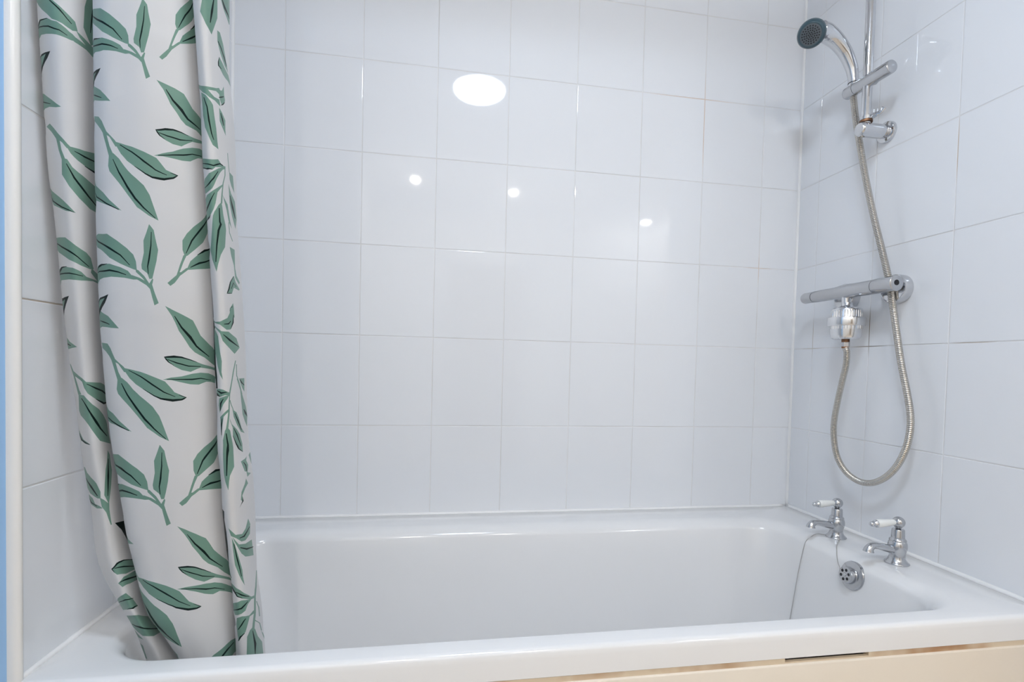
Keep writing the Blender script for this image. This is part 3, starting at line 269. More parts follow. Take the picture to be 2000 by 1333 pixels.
k 1950,5271 1976,5284 2004,5296 2069,5305 2110,5316 2092,5287 2070,5258 2035,5230 2000,5201 1973,5183 1945,5165 1947,5200 1948,5236
k 1851,3681 1882,3696 1914,3711 1946,3726 1979,3741 1960,3707 1942,3673 1924,3643 1907,3613 1875,3595 1843,3577 1847,3629
g 1927,6724 1955,6738 1984,6752 2031,6755 1998,6737 1982,6712 1954,6697 1927,6682
g 1949,5248 1975,5265 2003,5282 2068,5291 2034,5264 2000,5237 1973,5219 1947,5200
g 1849,3655 1880,3675 1911,3695 1944,3710 1925,3678 1907,3645 1876,3627 1845,3609
g -100,7293 -48,7263 5,7234 115,7211 225,7188 333,7173 401,7155 469,7138 538,7120 607,7103 652,7092 697,7081 715,7056 733,7030 652,7018 570,7026 484,7040 399,7049 314,7058 235,7092 155,7129 92,7164 29,7199 -15,7230 -58,7261
k 157,7231 219,7200 282,7170 336,7150 390,7134 444,7117 509,7096 575,7073 638,7056 645,7060 585,7078 523,7101 461,7124 406,7140 352,7156 298,7173 231,7203 164,7232
g -72,7036 3,7056 50,7068 96,7080 222,7070 313,7049 398,7044 469,7031 540,7018 597,7004 650,6997 690,6987 730,6976 702,6960 620,6955 534,6958 455,6961 377,6965 300,6968 204,6976 108,6984 45,6971 -16,6958 -44,6997
k -31,6992 -11,7008 9,7024 30,7040 60,7048 88,7057 109,7067 149,7066 193,7065 238,7064 237,7067 190,7070 144,7074 92,7077 57,7068 29,7059 2,7047 -13,7029 -25,7011 -38,6994
k 6,7033 71,7035 156,7025 240,7014 337,6997 430,6992 496,6983 562,6974 567,6977 503,6987 439,6998 344,7005 247,7022 158,7032 69,7042 2,7036
g 706,7030 773,7020 841,7010 918,7000 997,6991 1062,6972 1049,6942 1037,6912 986,6927 926,6937 867,6946 802,6948 738,6951 674,6954 635,6967 595,6981 649,6982 704,6985 778,6979 853,6973 806,6986 759,6998 732,7014
g 1086,7341 994,7309 881,7263 850,7211 842,7166 833,7121 825,7077 862,7048 902,7021 943,6994 1020,7028 1086,7055 1086,7096 1086,7137 1086,7178 1086,7219 1086,7260 1086,7301
k 989,7286 976,7246 963,7206 950,7166 941,7120 932,7073 941,7076 958,7124 975,7173 983,7211 991,7250 999,7289
k 252,6867 225,6849 196,6830 148,6810 100,6789 48,6760 -4,6732 -34,6765 -64,6799 -54,6830 -44,6861 21,6865 88,6870 171,6869
g -48,6848 59,6858 172,6860 141,6840 109,6820 54,6794 -2,6769 -48,6797 -48,6823
g -101,6663 -2,6639 75,6626 148,6599 221,6572 310,6542 395,6524 290,6520 178,6531 90,6531 1,6530 -131,6534 -121,6577 -111,6620
k -68,6597 9,6580 103,6563 197,6546 200,6549 109,6568 17,6587 -65,6600
g 90,6417 164,6428 229,6394 295,6359 352,6338 411,6318 470,6297 549,6276 456,6267 413,6283 371,6300 324,6311 336,6282 347,6253 376,6226 404,6199 333,6192 311,6221 288,6251 273,6288 257,6325 220,6350 182,6375
g 443,6281 522,6282 601,6282 694,6284 788,6285 902,6295 1018,6307 1101,6306 1101,6259 1100,6212 1100,6165 1013,6167 910,6173 808,6181 729,6193 651,6205 589,6220 524,6239 483,6260
k 594,6258 684,6249 776,6240 886,6240 1003,6244 1099,6239 1103,6243 1010,6251 899,6250 791,6251 695,6256 600,6261
k 774,6183 846,6175 925,6170 1005,6164 1037,6165 1068,6165 1099,6166 1101,6169 1074,6172 1047,6175 1022,6179 942,6181 857,6182 778,6186
g 337,6203 446,6197 492,6175 540,6152 638,6131 734,6115 810,6102 891,6090 975,6080 1039,6070 1099,6059 1099,6017 1098,5976 1098,5934 1097,5892 982,5905 845,5910 775,5926 707,5942 640,5958 573,5979 504,6002 436,6025 370,6061 305,6097 316,6133 326,6168
k 415,6167 457,6139 500,6111 544,6082 610,6056 674,6033 739,6010 812,5988 890,5969 973,5950 1046,5928 1054,5931 988,5956 911,5977 837,5997 769,6021 705,6044 641,6066 578,6090 526,6117 476,6143 426,6170
g -63,6058 10,6030 77,6005 144,5981 207,5957 270,5933 359,5905 447,5880 539,5855 421,5860 304,5864 184,5888 66,5913 -7,5952 -78,5991 -69,6025
k -39,5999 2,5969 48,5940 133,5914 220,5888 360,5868 496,5856 503,5859 371,5874 238,5894 154,5919 72,5943 20,5971 -28,6000
k -57,5847 7,5825 2,5791 -2,5757 -32,5724 -42,5765 -52,5806
g -118,5701 -9,5703 114,5698 239,5692 361,5663 481,5639 605,5620 720,5605 814,5576 842,5539 872,5503 782,5497 683,5503 583,5509 435,5526 288,5543 178,5571 70,5599 -16,5620 -97,5642 -108,5672
k -85,5686 11,5660 149,5628 289,5596 394,5579 499,5562 590,5543 675,5526 760,5510 769,5513 687,5531 605,5548 518,5568 416,5587 315,5605 171,5634 29,5665 -76,5689
g -105,5465 13,5486 159,5502 263,5493 362,5489 468,5479 575,5468 634,5453 692,5439 809,5416 687,5413 584,5409 474,5408 365,5409 252,5412 62,5412 -40,5379 -73,5422
k -41,5438 -13,5448 16,5458 46,5468 77,5475 104,5484 122,5492 150,5494 185,5496 221,5498 219,5501 181,5501 144,5502 98,5501 61,5493 34,5485 9,5475 -11,5463 -31,5451 -50,5440
k -40,5446 53,5451 157,5451 261,5450 437,5443 610,5438 613,5442 441,5449 267,5458 158,5459 49,5460 -45,5450
g 823,5506 896,5490 1004,5470 1092,5446 1087,5396 979,5409 849,5418 728,5414 606,5411 567,5433 692,5439 815,5433 947,5428 870,5451 798,5475
k -105,5262 3,5289 111,5295 218,5302 173,5273 128,5245 62,5207 -3,5169 -99,5189 -103,5225
g -96,5237 2,5269 118,5281 68,5246 -11,5212
g -70,5043 8,5018 111,4988 196,4970 282,4952 152,4944 22,4936 -97,4930 -88,4968 -79,5006
k -63,4978 14,4968 120,4958 130,4962 33,4976 -56,4981
g 6,4835 57,4829 91,4806 121,4783 234,4753 328,4734 418,4713 449,4707 331,4704 267,4721 144,4746 171,4707 188,4678 205,4650 241,4620 156,4615 147,4640 139,4665 121,4706 104,4746 73,4779 42,4807
g 313,4709 433,4709 575,4707 708,4704 839,4701 936,4686 1008,4657 1156,4642 1147,4595 1140,4548 1054,4554 893,4544 774,4565 661,4585 550,4607 437,4628 354,4665
k 437,4693 562,4677 682,4658 772,4647 863,4635 982,4606 1083,4577 1093,4580 1002,4611 893,4643 797,4656 704,4668 579,4683 446,4697
k 658,4585 726,4571 795,4557 876,4541 947,4545 1000,4549 1042,4555 1039,4557 992,4557 934,4557 895,4556 821,4567 742,4577 664,4588
g 165,4617 307,4614 383,4591 461,4571 541,4550 631,4532 717,4513 825,4468 902,4418 918,4384 922,4351 921,4347 933,4296 946,4245 791,4266 642,4284 558,4318 499,4342 439,4365 348,4401 248,4435 145,4467 111,4499 128,4539 147,4578
k 219,4590 275,4562 330,4533 386,4502 475,4460 564,4417 625,4393 679,4369 770,4338 860,4306 876,4308 798,4341 721,4374 682,4399 636,4425 535,4467 432,4508 334,4551 237,4593
g -38,4366 12,4353 63,4336 108,4313 151,4290 245,4275 336,4258 191,4263 68,4278 20,4309 -9,4337
k 12,4329 74,4284 181,4265 296,4259 307,4263 209,4274 111,4291 30,4332
g 7,4082 66,4079 109,4045 192,4017 258,3998 323,3977 363,3946 403,3916 365,3865 272,3864 177,3876 85,3888 3,3921 7,3951 11,3982 10,4032
k 9,3998 67,3969 127,3940 199,3910 275,3880 293,3884 234,3917 176,3950 100,3976 26,4002
g -45,3892 0,3872 139,3856 181,3817 289,3809 390,3791 209,3785 55,3799 -64,3812 -58,3851
k -24,3842 47,3810 213,3799 226,3804 83,3820 -8,3846
g 822,4207 865,4169 856,4131 850,4092 848,4053 817,4018 785,3982 753,3947 702,3902 647,3857 595,3812 568,3839 501,3888 549,3936 593,3985 635,4029 676,4074 744,4121 783,4164
k 794,4144 756,4103 724,4062 689,4021 660,3973 631,3925 596,3877 613,3876 659,3923 699,3970 739,4017 762,4059 783,4101 810,4143
g 347,3872 466,3855 576,3825 618,3839 604,3807 589,3775 590,3737 593,3700 601,3662 569,3659 522,3709 481,3758 424,3781 366,3803 356,3838
k 694,3665 837,3658 992,3645 1119,3642 1100,3592 1082,3543 1064,3493 1030,3445 988,3450 964,3490 921,3533 882,3565 844,3597 769,3631
g 333,3327 444,3347 548,3367 645,3373 739,3373 915,3349 1080,3326 1054,3291 1037,3254 865,3265 690,3270 566,3281 434,3284 363,3304
k 385,3305 375,3313 365,3321 352,3325 419,3336 489,3348 554,3359 616,3364 678,3365 736,3367 839,3356 951,3338 1052,3325 1054,3328 956,3342 844,3362 738,3375 670,3376 607,3376 535,3371 469,3357 402,3343 327,3329 340,3317 357,3310 373,3303
k 421,3331 559,3330 688,3322 851,3301 1022,3272 1025,3276 857,3308 696,3332 565,3338 424,3335
g 359,3217 483,3236 600,3256 743,3256 883,3254 1069,3241 1089,3206 1110,3172 934,3176 731,3188 599,3193 452,3185
k 425,3221 573,3226 707,3221 893,3206 1067,3191 1066,3196 892,3216 707,3234 573,3235 425,3225
g -91,3024 214,3101 484,3136 559,3109 636,3077 676,3042 718,3006 481,3011 223,2998 -53,2947 -96,2981
k -77,3003 129,3045 330,3080 500,3081 660,3076 663,3080 504,3088 339,3089 140,3054 -70,3008
k 216,2998 310,3012 397,3011 488,3009 578,3014 656,3012 730,3009 728,3012 653,3019 575,3023 495,3021 410,3020 320,3018 222,3002
g -42,2902 257,2953 541,2954 725,2924 910,2882 923,2846 937,2809 1021,2759 1080,2718 856,2748 644,2768 442,2786 230,2783 117,2802 18,2823 -13,2863
k 42,2846 148,2848 252,2851 423,2846 588,2831 808,2796 1034,2747 1046,2750 834,2799 626,2837 466,2855 303,2869 185,2861 66,2854
g -36,2786 113,2773 200,2746 54,2736 6,2761
g -31,2674 96,2677 75,2617 76,2561 -49,2538 -169,2514 -190,2548 -189,2587
g 3750,7269 3728,7239 3703,7209 3676,7178 3739,7144 3805,7110 3878,7088 3954,7066 4014,7111 4075,7159 4139,7212 4144,7242 4148,7272 4149,7312 4148,7351 4009,7311 3878,7285
k 4046,7319 4020,7284 3990,7249 3960,7214 3940,7174 3920,7133 3942,7137 3983,7180 4022,7224 4038,7257 4054,7290 4069,7325
g 4230,7377 4282,7349 4336,7330 4405,7321 4475,7313 4554,7344 4553,7390 4552,7436 4551,7482 4551,7528 4410,7458
k 4259,7385 4296,7361 4335,7345 4411,7350 4488,7356 4502,7364 4441,7368 4379,7371 4326,7378 4274,7391
g 4128,7133 4206,7140 4253,7118 4301,7096 4326,7071 4351,7046 4374,7017 4398,6988 4422,6959 4367,6962 4314,6964 4252,6984 4193,7007 4156,7034 4120,7062 4124,7097
k 4132,7064 4177,7052 4222,7039 4261,7024 4301,7009 4336,6995 4372,6981 4391,6990 4362,7008 4333,7026 4291,7034 4251,7049 4199,7060 4148,7070
g 4159,6970 4250,6958 4335,6948 4426,6948 4478,6930 4503,6900 4401,6893 4320,6880 4244,6879 4176,6892 4110,6905 4114,6935
k 4153,6969 4137,6955 4121,6942 4104,6929 4100,6919 4099,6910 4101,6901 4135,6901 4166,6901 4198,6901 4209,6906 4182,6908 4156,6910 4131,6911 4136,6920 4137,6929 4135,6936 4145,6947 4155,6959 4165,6971
g 3490,6756 3550,6735 3724,6717 3858,6721 3996,6737 4081,6755 4116,6746 4170,6756 4240,6801 4237,6769 4234,6738 4250,6712 4223,6684 4138,6652 4104,6666 4078,6682 4073,6712 3984,6716 3867,6703 3753,6697 3837,6679 3923,6668 4071,6677 4085,6635 4006,6639 3930,6646 3770,6652 3683,6668 3596,6685 3501,6728
k 4057,6686 4141,6703 4218,6725 4219,6730 4146,6713 4062,6693
k 4109,6647 4131,6652 4152,6657 4182,6665 4203,6676 4218,6685 4234,6694 4224,6694 4201,6684 4177,6674 4158,6666 4146,6662 4126,6656 4106,6649
g 3564,6690 3681,6662 3748,6644 3815,6627 3865,6610 3877,6578 3889,6546 3909,6507 3928,6467 3938,6426 3948,6385 3958,6360 3968,6336 3890,6341 3812,6347 3762,6370 3714,6396 3666,6427 3618,6458 3598,6496 3577,6538 3574,6580 3571,6622 3567,6656
k 3614,6649 3647,6618 3682,6587 3696,6543 3710,6499 3742,6460 3774,6420 3806,6399 3839,6381 3854,6384 3830,6403 3806,6423 3782,6462 3758,6501 3736,6545 3713,6589 3670,6619 3630,6650
g 4044,6622 4127,6602 4172,6586 4218,6570 4210,6536 4203,6502 4211,6466 4167,6482 4124,6498 4081,6515 4040,6533 4042,6578
k 4073,6590 4109,6554 4150,6521 4167,6525 4145,6564 4090,6594
g 3490,6276 3612,6255 3741,6251 3842,6256 3947,6268 4054,6244 4151,6249 4141,6231 4068,6216 4051,6229 3860,6208 3781,6188 3655,6188 3521,6200 3488,6213 3490,6244
k 3497,6239 3652,6216 3804,6209 3997,6241 4077,6241 4091,6248 4000,6250 3808,6218 3657,6223 3499,6244
k 3497,6212 3539,6202 3585,6190 3631,6184 3680,6185 3725,6185 3771,6186 3773,6189 3728,6191 3684,6193 3642,6195 3598,6196 3548,6206 3499,6215
g 4076,6234 3934,6206 3778,6175 3665,6159 3540,6133 3513,6115 3512,6089 3512,6064 3528,6035 3633,6044 3730,6061 3793,6087 3880,6134 3985,6184 4090,6224
k 3923,6187 3846,6158 3770,6132 3701,6113 3632,6094 3504,6077 3515,6073 3660,6088 3730,6108 3800,6127 3868,6157 3936,6186
g 4132,6247 4127,6226 4122,6205 4118,6185 4094,6164 4069,6142 4044,6121 4028,6096 4011,6071 3994,6046 3981,6023 3968,5999 3954,5976 4004,5980 4014,6003 4024,6026 4034,6049 4047,6074 4062,6099 4077,6125 4100,6146 4123,6167 4147,6189 4150,6210 4154,6231 4158,6251
g 4043,6114 3885,6074 3726,6044 3566,6022 3516,6002 3527,5957 3519,5923 3511,5891 3503,5859 3535,5855 3622,5883 3731,5923 3800,5966 3839,6005 3877,6043 3961,6073 4044,6103
k 3782,6036 3710,6008 3637,5981 3542,5944 3503,5921 3520,5918 3577,5937 3668,5977 3732,6006 3796,6035
k 3518,5854 3543,5858 3568,5861 3594,5865 3607,5871 3619,5878 3632,5885 3621,5886 3600,5880 3578,5876 3555,5873 3539,5868 3523,5862 3507,5857
g 3977,5987 3876,5956 3809,5928 3745,5906 3698,5879 3676,5844 3656,5809 3637,5774 3612,5734 3587,5694 3560,5656 3577,5621 3594,5586 3647,5544 3697,5501 3730,5528 3762,5555 3810,5587 3861,5621 3936,5653 4012,5685 4034,5725 4056,5766 4080,5807 4073,5841 4046,5871 4021,5902 4009,5935 3997,5967
k 3888,5939 3880,5893 3872,5846 3890,5831 3808,5785 3784,5751 3760,5718 3737,5684 3719,5646 3701,5607 3684,5568 3710,5568 3734,5607 3757,5645 3781,5683 3810,5717 3841,5752 3872,5788 3954,5834 3920,5850 3917,5896 3916,5942
g 4268,6235 4376,6233 4385,6196 4394,6158 4403,6120 4362,6135 4321,6149 4274,6184 4271,6210
g 4233,6146 4271,6118 4311,6092 4364,6078 4417,6063 4429,6029 4441,5994 4449,5967 4457,5940 4428,5902 4399,5864 4352,5903 4308,5940 4276,5979 4246,6017 4241,6060 4237,6103
k 4261,6069 4287,6032 4314,5996 4357,5967 4400,5937 4420,5942 4394,5977 4368,6011 4322,6041 4279,6073
g 4029,6044 4079,6024 4128,6009 4178,5994 4198,5959 4217,5923 4247,5881 4279,5839 4232,5859 4186,5878 4161,5913 4137,5948 4100,5980 4063,6012
g 4172,5871 4175,5847 4178,5824 4178,5799 4209,5782 4239,5766 4270,5750 4295,5754 4265,5771 4234,5787 4204,5803 4205,5827 4201,5851 4199,5875
g 4234,6356 4235,6341 4236,6326 4237,6312 4241,6298 4245,6284 4249,6269 4253,6257 4258,6244 4262,6231 4281,6235 4277,6248 4273,6261 4269,6273 4265,6287 4260,6302 4256,6316 4255,6330 4254,6345 4253,6359
g 4167,5700 4330,5700 4326,5671 4321,5643 4312,5604 4306,5565 4320,5539 4334,5512 4418,5475 4389,5456 4335,5474 4283,5492 4275,5536 4267,5580 4233,5610 4200,5639 4183,5669
g 4243,5503 4168,5474 4093,5445 4033,5396 3960,5358 4132,5367 4214,5415 4369,5409 4400,5420 4347,5440 4294,5460
k 4224,5498 4180,5481 4135,5464 4090,5446 4066,5429 4044,5412 4023,5396 4004,5385 3984,5374 3965,5360 4026,5361 4079,5365 4133,5369 4134,5372 4080,5369 4028,5367 3990,5364 4015,5373 4039,5384 4065,5396 4084,5413 4101,5430 4118,5446 4157,5463 4196,5480 4236,5497
k 4130,5401 4220,5447 4286,5426 4303,5429 4209,5453 4113,5401
k 3509,5407 3513,5362 3520,5316 3522,5273 3525,5230 3527,5187 3484,5188 3484,5225 3484,5262 3484,5298 3489,5335 3496,5371
g 4152,5301 4036,5257 4018,5224 3999,5191 4173,5198 4171,5231 4169,5264
k 4128,5278 4036,5260 4021,5238 4077,5250
k 3482,5263 3520,5262 3517,5228 3514,5193 3536,5158 3558,5123 3552,5077 3547,5030 3547,4984 3550,4937 3554,4890 3558,4843 3570,4802 3579,4761 3578,4720 3576,4679 3533,4677 3533,4719 3533,4760 3521,4802 3506,4843 3500,4890 3497,4937 3495,4984 3492,5031 3491,5072 3490,5112 3489,5153 3488,5194 3485,5228
g 4143,5269 4170,5228 4143,5196 4115,5164 4069,5135 4024,5107 3898,5102 3801,5118 3708,5135 3552,5148 3513,5170 3575,5156 3712,5157 3822,5171 3937,5186 4033,5231 4041,5264
k 3826,5138 3976,5142 4052,5167 4038,5170 3961,5150 3825,5142
k 4138,5217 4123,5198 4108,5178 4094,5159 4071,5144 4047,5128 4025,5112 4037,5112 4069,5127 4101,5143 4135,5159 4141,5179 4146,5198 4152,5217
g 3519,5142 3608,5113 3737,5090 3845,5089 3956,5090 4075,5069 4202,5048 4250,5014 4298,4980 4210,4955 4122,4932 4028,4955 3940,4977 3851,4999 3765,5022 3730,5048 3696,5074 3633,5093 3566,5113
k 3785,5066 3876,5045 3968,5024 4113,5004 4264,4984 4276,4987 4138,5011 4004,5035 3900,5052 3797,5069
g 3535,5114 3587,5083 3636,5053 3649,5015 3666,4976 3682,4938 3703,4908 3725,4877 3717,4838 3709,4798 3727,4771 3739,4744 3661,4779 3630,4811 3599,4844 3574,4890 3548,4937 3538,4984 3530,5031 3532,5072
g 4135,4884 4105,4856 4075,4827 4045,4798 4025,4772 4002,4746 3978,4720 3953,4694 3929,4668 3904,4642 3938,4640 3963,4666 3988,4692 4012,4718 4035,4744 4060,4771 4081,4797 4108,4825 4135,4854 4162,4883
g 4160,4855 4159,4827 4159,4800 4158,4772 4188,4750 4218,4728 4248,4707 4268,4680 4288,4653 4310,4626 4339,4626 4317,4653 4295,4681 4275,4708 4244,4730 4214,4752 4185,4773 4186,4800 4186,4827 4187,4855
g 4249,4749 4412,4748 4406,4695 4400,4642 4345,4670 4285,4717
k 4271,4741 4313,4714 4394,4692 4410,4694 4349,4717 4288,4742
g 3544,4676 3625,4677 3726,4673 3860,4656 3932,4650 3924,4625 3834,4631 3781,4633 3611,4618 3542,4628
k 3551,4662 3658,4641 3841,4651 3841,4655 3673,4654 3563,4666
k 3542,4644 3543,4638 3543,4632 3547,4624 3576,4623 3598,4622 3618,4621 3625,4624 3613,4628 3600,4631 3593,4634 3583,4637 3569,4641 3555,4646
g 4019,4751 3988,4724 3955,4696 3922,4668 3910,4647 3898,4626 3886,4605 3872,4576 3861,4546 3849,4517 3833,4490 3816,4462 3800,4434 3788,4417 3777,4400 3765,4383 3834,4380 3842,4397 3849,4414 3857,4431 3869,4459 3880,4487 3892,4515 3899,4545 3907,4575 3920,4604 3930,4625 3941,4646 3951,4667 3982,4694 4013,4722 4044,4750
g 3898,4630 3796,4627 3598,4607 3570,4557 3582,4528 3593,4499 3616,4517 3664,4542 3713,4568 3844,4606
k 3712,4607 3678,4596 3645,4585 3612,4573 3606,4554 3600,4535 3594,4517 3613,4516 3628,4535 3643,4553 3657,4570 3677,4581 3701,4593 3727,4605
g 3872,4533 3745,4509 3598,4470 3606,4443 3614,4415 3625,4366 3637,4317 3651,4367 3665,4416 3683,4445 3701,4475 3788,4497 3880,4516
k 3650,4462 3639,4447 3628,4431 3616,4415 3622,4390 3628,4364 3633,4339 3648,4339 3651,4365 3653,4390 3656,4415 3659,4431 3662,4446 3665,4462
g 3809,4399 3896,4371 3920,4337 3944,4304 3963,4271 3973,4238 3963,4202 3953,4166 3939,4132 3926,4098 3849,4068 3774,4036 3734,3992 3718,3959 3703,3926 3666,3958 3630,3991 3616,4026 3610,4060 3624,4105 3638,4150 3653,4195 3667,4231 3680,4267 3678,4302 3704,4331 3739,4374
k 3762,4352 3777,4309 3791,4267 3761,4229 3746,4202 3732,4174 3710,4128 3688,4081 3666,4035 3691,4035 3721,4081 3752,4128 3783,4174 3810,4201 3840,4226 3845,4266 3817,4310 3788,4353
g 4171,4748 4198,4725 4225,4701 4252,4677 4274,4657 4296,4635 4319,4614 4345,4614 4321,4636 4297,4657 4275,4678 4248,4702 4221,4726 4194,4749
g 4271,4665 4334,4623 4378,4578 4425,4532 4456,4490 4486,4449 4469,4405 4454,4362 4383,4412 4351,4443 4319,4472 4306,4522 4291,4572 4281,4618
k 4355,4509 4365,4497 4375,4485 4385,4473 4411,4462 4437,4452 4462,4441 4476,4441 4466,4452 4456,4463 4446,4473 4421,4485 4395,4497 4369,4509
g 3902,4595 3912,4584 3923,4572 3935,4561 3956,4547 3976,4534 3997,4521 4021,4522 4001,4535 3980,4549 3960,4562 3949,4573 3937,4585 3928,4596
g 3982,4526 4112,4498 4186,4453 4229,4413 4272,4373 4366,4321 4248,4343 4185,4374 4120,4404 4065,4438 4013,4470 3998,4498
k 4044,4494 4089,4463 4135,4432 4198,4394 4261,4355 4278,4356 4226,4395 4172,4434 4117,4464 4061,4495
g 3885,4461 3954,4416 4032,4394 4116,4369 4207,4328 4241,4290 4273,4252 4270,4218 4261,4184 4140,4218 4084,4267 4032,4298 3981,4329 3980,4359 3978,4389 3901,4439
k 4006,4383 4092,4330 4158,4282 4219,4233 4237,4233 4186,4282 4129,4331 4021,4384
k 3976,4328 4002,4307 4028,4285 4055,4262 4076,4248 4097,4234 4124,4219 4170,4207 4213,4197 4255,4187 4264,4189 4228,4200 4192,4212 4158,4222 4144,4235 4122,4249 4093,4263 4056,4286 4022,4308 3987,4329
g 4354,4139 4303,4129 4151,4121 4190,4079 4228,4037 4281,4027 4296,3984 4411,3995 4316,4017 4339,4043 4362,4069 4325,4112
k 4224,4108 4274,4076 4283,4031 4302,4029 4308,4075 4240,4109
g 4508,4151 4494,4102 4473,4055 4437,4099 4416,4139
g 4248,3978 4305,3932 4207,3907 4156,3884 4104,3861 4133,3817 4069,3797 4007,3775 4096,3817 4052,3832 4067,3861 4082,3891 4138,3916 4194,3941
k 4112,3851 4137,3814 4070,3797 4008,3777 4096,3817
k 3487,3765 3560,3756 3547,3701 3489,3693 3488,3729
k 3483,3764 3543,3754 3544,3719 3545,3684 3555,3642 3566,3600 3566,3554 3567,3508 3563,3465 3550,3421 3536,3375 3521,3330 3497,3372 3487,3418 3484,3456 3479,3494 3478,3542 3477,3590 3476,3638 3478,3680 3481,3722
g 3633,3636 3667,3626 3745,3605 3826,3580 4030,3567 4148,3593 4200,3625 4254,3658 4316,3601 4304,3565 4292,3527 4211,3514 4128,3502 3996,3511 3839,3553 3688,3576 3660,3606
k 3944,3542 4106,3534 4204,3558 4298,3583 4283,3588 4180,3566 4075,3546 3939,3547
g 3725,3571 3812,3535 3908,3499 4122,3477 4232,3474 4343,3466 4358,3417 4374,3369 4388,3320 4239,3355 4093,3377 3969,3420 3878,3472 3823,3503 3771,3531
k 3939,3467 4159,3421 4387,3390 4378,3398 4158,3435 3946,3473
g 3704,3566 3743,3536 3783,3506 3826,3452 3868,3395 3903,3345 3935,3294 3933,3264 3930,3234 3940,3200 3956,3165 3859,3222 3793,3269 3753,3307 3711,3346 3710,3385 3710,3425 3709,3464 3707,3515
k 3738,3515 3759,3470 3774,3426 3791,3381 3820,3338 3845,3294 3868,3249 3888,3248 3875,3292 3859,3335 3838,3379 3810,3427 3785,3472 3755,3516
g 3457,3311 3464,3300 3472,3289 3479,3278 3487,3259 3496,3239 3512,3221 3549,3232 3524,3248 3500,3264 3491,3284 3484,3295 3476,3306 3468,3317
g 4437,3173 4402,3140 4367,3109 4333,3077 4301,3060 4271,3038 4241,3015 4214,2977 4195,2938 4181,2898 4158,2875 4135,2852 4112,2828 4099,2813 4086,2798 4074,2783 4158,2760 4169,2775 4180,2791 4191,2806 4213,2830 4235,2854 4257,2878 4270,2920 4286,2960 4307,2998 4332,3018 4357,3037 4384,3057 4410,3092 4438,3127 4466,3162
g 3494,3180 3655,3165 3777,3146 3902,3111 4019,3080 4143,3040 4295,3019 4283,3000 4131,3021 3971,3053 3817,3077 3655,3097 3594,3124 3527,3139
k 3504,3160 3520,3149 3535,3138 3550,3126 3582,3118 3615,3108 3652,3094 3713,3089 3768,3084 3825,3075 3832,3078 3779,3089 3727,3095 3679,3101 3655,3114 3624,3128 3589,3138 3566,3147 3543,3155 3519,3164
k 3618,3129 3795,3101 3930,3079 4066,3054 4072,3057 3944,3085 3816,3110 3628,3133
g 3516,3020 3656,3050 3789,3062 3923,3051 4059,3036 4160,3023 3997,3007 3895,2969 3759,2956 3556,2934 3520,2957 3518,2989
k 3512,2960 3652,2986 3783,2993 3896,3010 4013,3025 4000,3030 3876,3021 3757,3005 3637,2994 3509,2963
g 3601,2917 3774,2935 3893,2925 4014,2911 4178,2920 4207,2891 4022,2899 3953,2859 3899,2829 3845,2801 3711,2775 3618,2728 3589,2776 3581,2820 3574,2863
k 3880,2909 3796,2895 3717,2869 3611,2826 3625,2823 3752,2863 3822,2887 3895,2904
k 3604,2730 3636,2742 3669,2754 3698,2765 3737,2775 3780,2785 3824,2792 3816,2796 3765,2791 3715,2782 3660,2773 3635,2758 3614,2745 3592,2729
g 4111,2795 4001,2791 3888,2756 3869,2709 3850,2661 3836,2614 4017,2581 4209,2529 4412,2445 4400,2509 4393,2570 4263,2676 4225,2717 4188,2758
k 4084,2769 4096,2713 4108,2657 4110,2610 4116,2562 4136,2556 4162,2596 4193,2635 4148,2700 4104,2764
g 4176,2835 4233,2810 4289,2786 4345,2754 4357,2728 4371,2700 4384,2672 4416,2659 4402,2687 4388,2715 4373,2745 4311,2784 4255,2811 4200,2836
g 4388,2671 4460,2611 4518,2560 4500,2540 4435,2603
g 4298,2962 4313,2939 4332,2915 4351,2890 4352,2864 4354,2837 4355,2810 4387,2797 4385,2824 4384,2851 4383,2879 4363,2904 4345,2928 4329,2952"""

# ---------------------------------------------------------------- helpers
def link(name, me, parent=None):
    o = bpy.data.objects.new(name, me)
    scene.collection.objects.link(o)
    if parent is not None: o.parent = parent
    return o
def finish(name, bm, mats, parent=None, smooth=True, sub=0, auto=None):
    me = bpy.data.meshes.new(name)
    bm.normal_update()
    bm.to_mesh(me); bm.free()
    for m in (mats if isinstance(mats, (list, tuple)) else [mats]): me.materials.append(m)
    if smooth:
        me.polygons.foreach_set('use_smooth', [True] * len(me.polygons))
        if auto is not None and hasattr(me, 'set_sharp_from_angle'): me.set_sharp_from_angle(angle=math.radians(auto))
    o = link(name, me)
    if parent is not None:
        o.parent = parent
        o.matrix_parent_inverse = Matrix.Translation(parent.location).inverted()
    if sub:
        s = o.modifiers.new('subdivision', 'SUBSURF'); s.levels = sub; s.render_levels = sub
    return o
def thing(name, label, cat, loc, group=None):
    o = bpy.data.objects.new(name, None); scene.collection.objects.link(o)
    o.location = loc; o.empty_display_size = 0.05
    o['label'] = label; o['category'] = cat
    if group: o['group'] = group
    return o
def tag(o, label, cat, group=None):
    o['label'] = label; o['category'] = cat
    if group: o['group'] = group
    return o
def struct(o): o['kind'] = 'structure'; return o
def frame_from(axis):
    a = Vector(axis).normalized()
    h = Vector((0, 0, 1)) if abs(a.z) < 0.9 else Vector((1, 0, 0))
    u = h.cross(a).normalized(); v = a.cross(u)
    return a, u, v
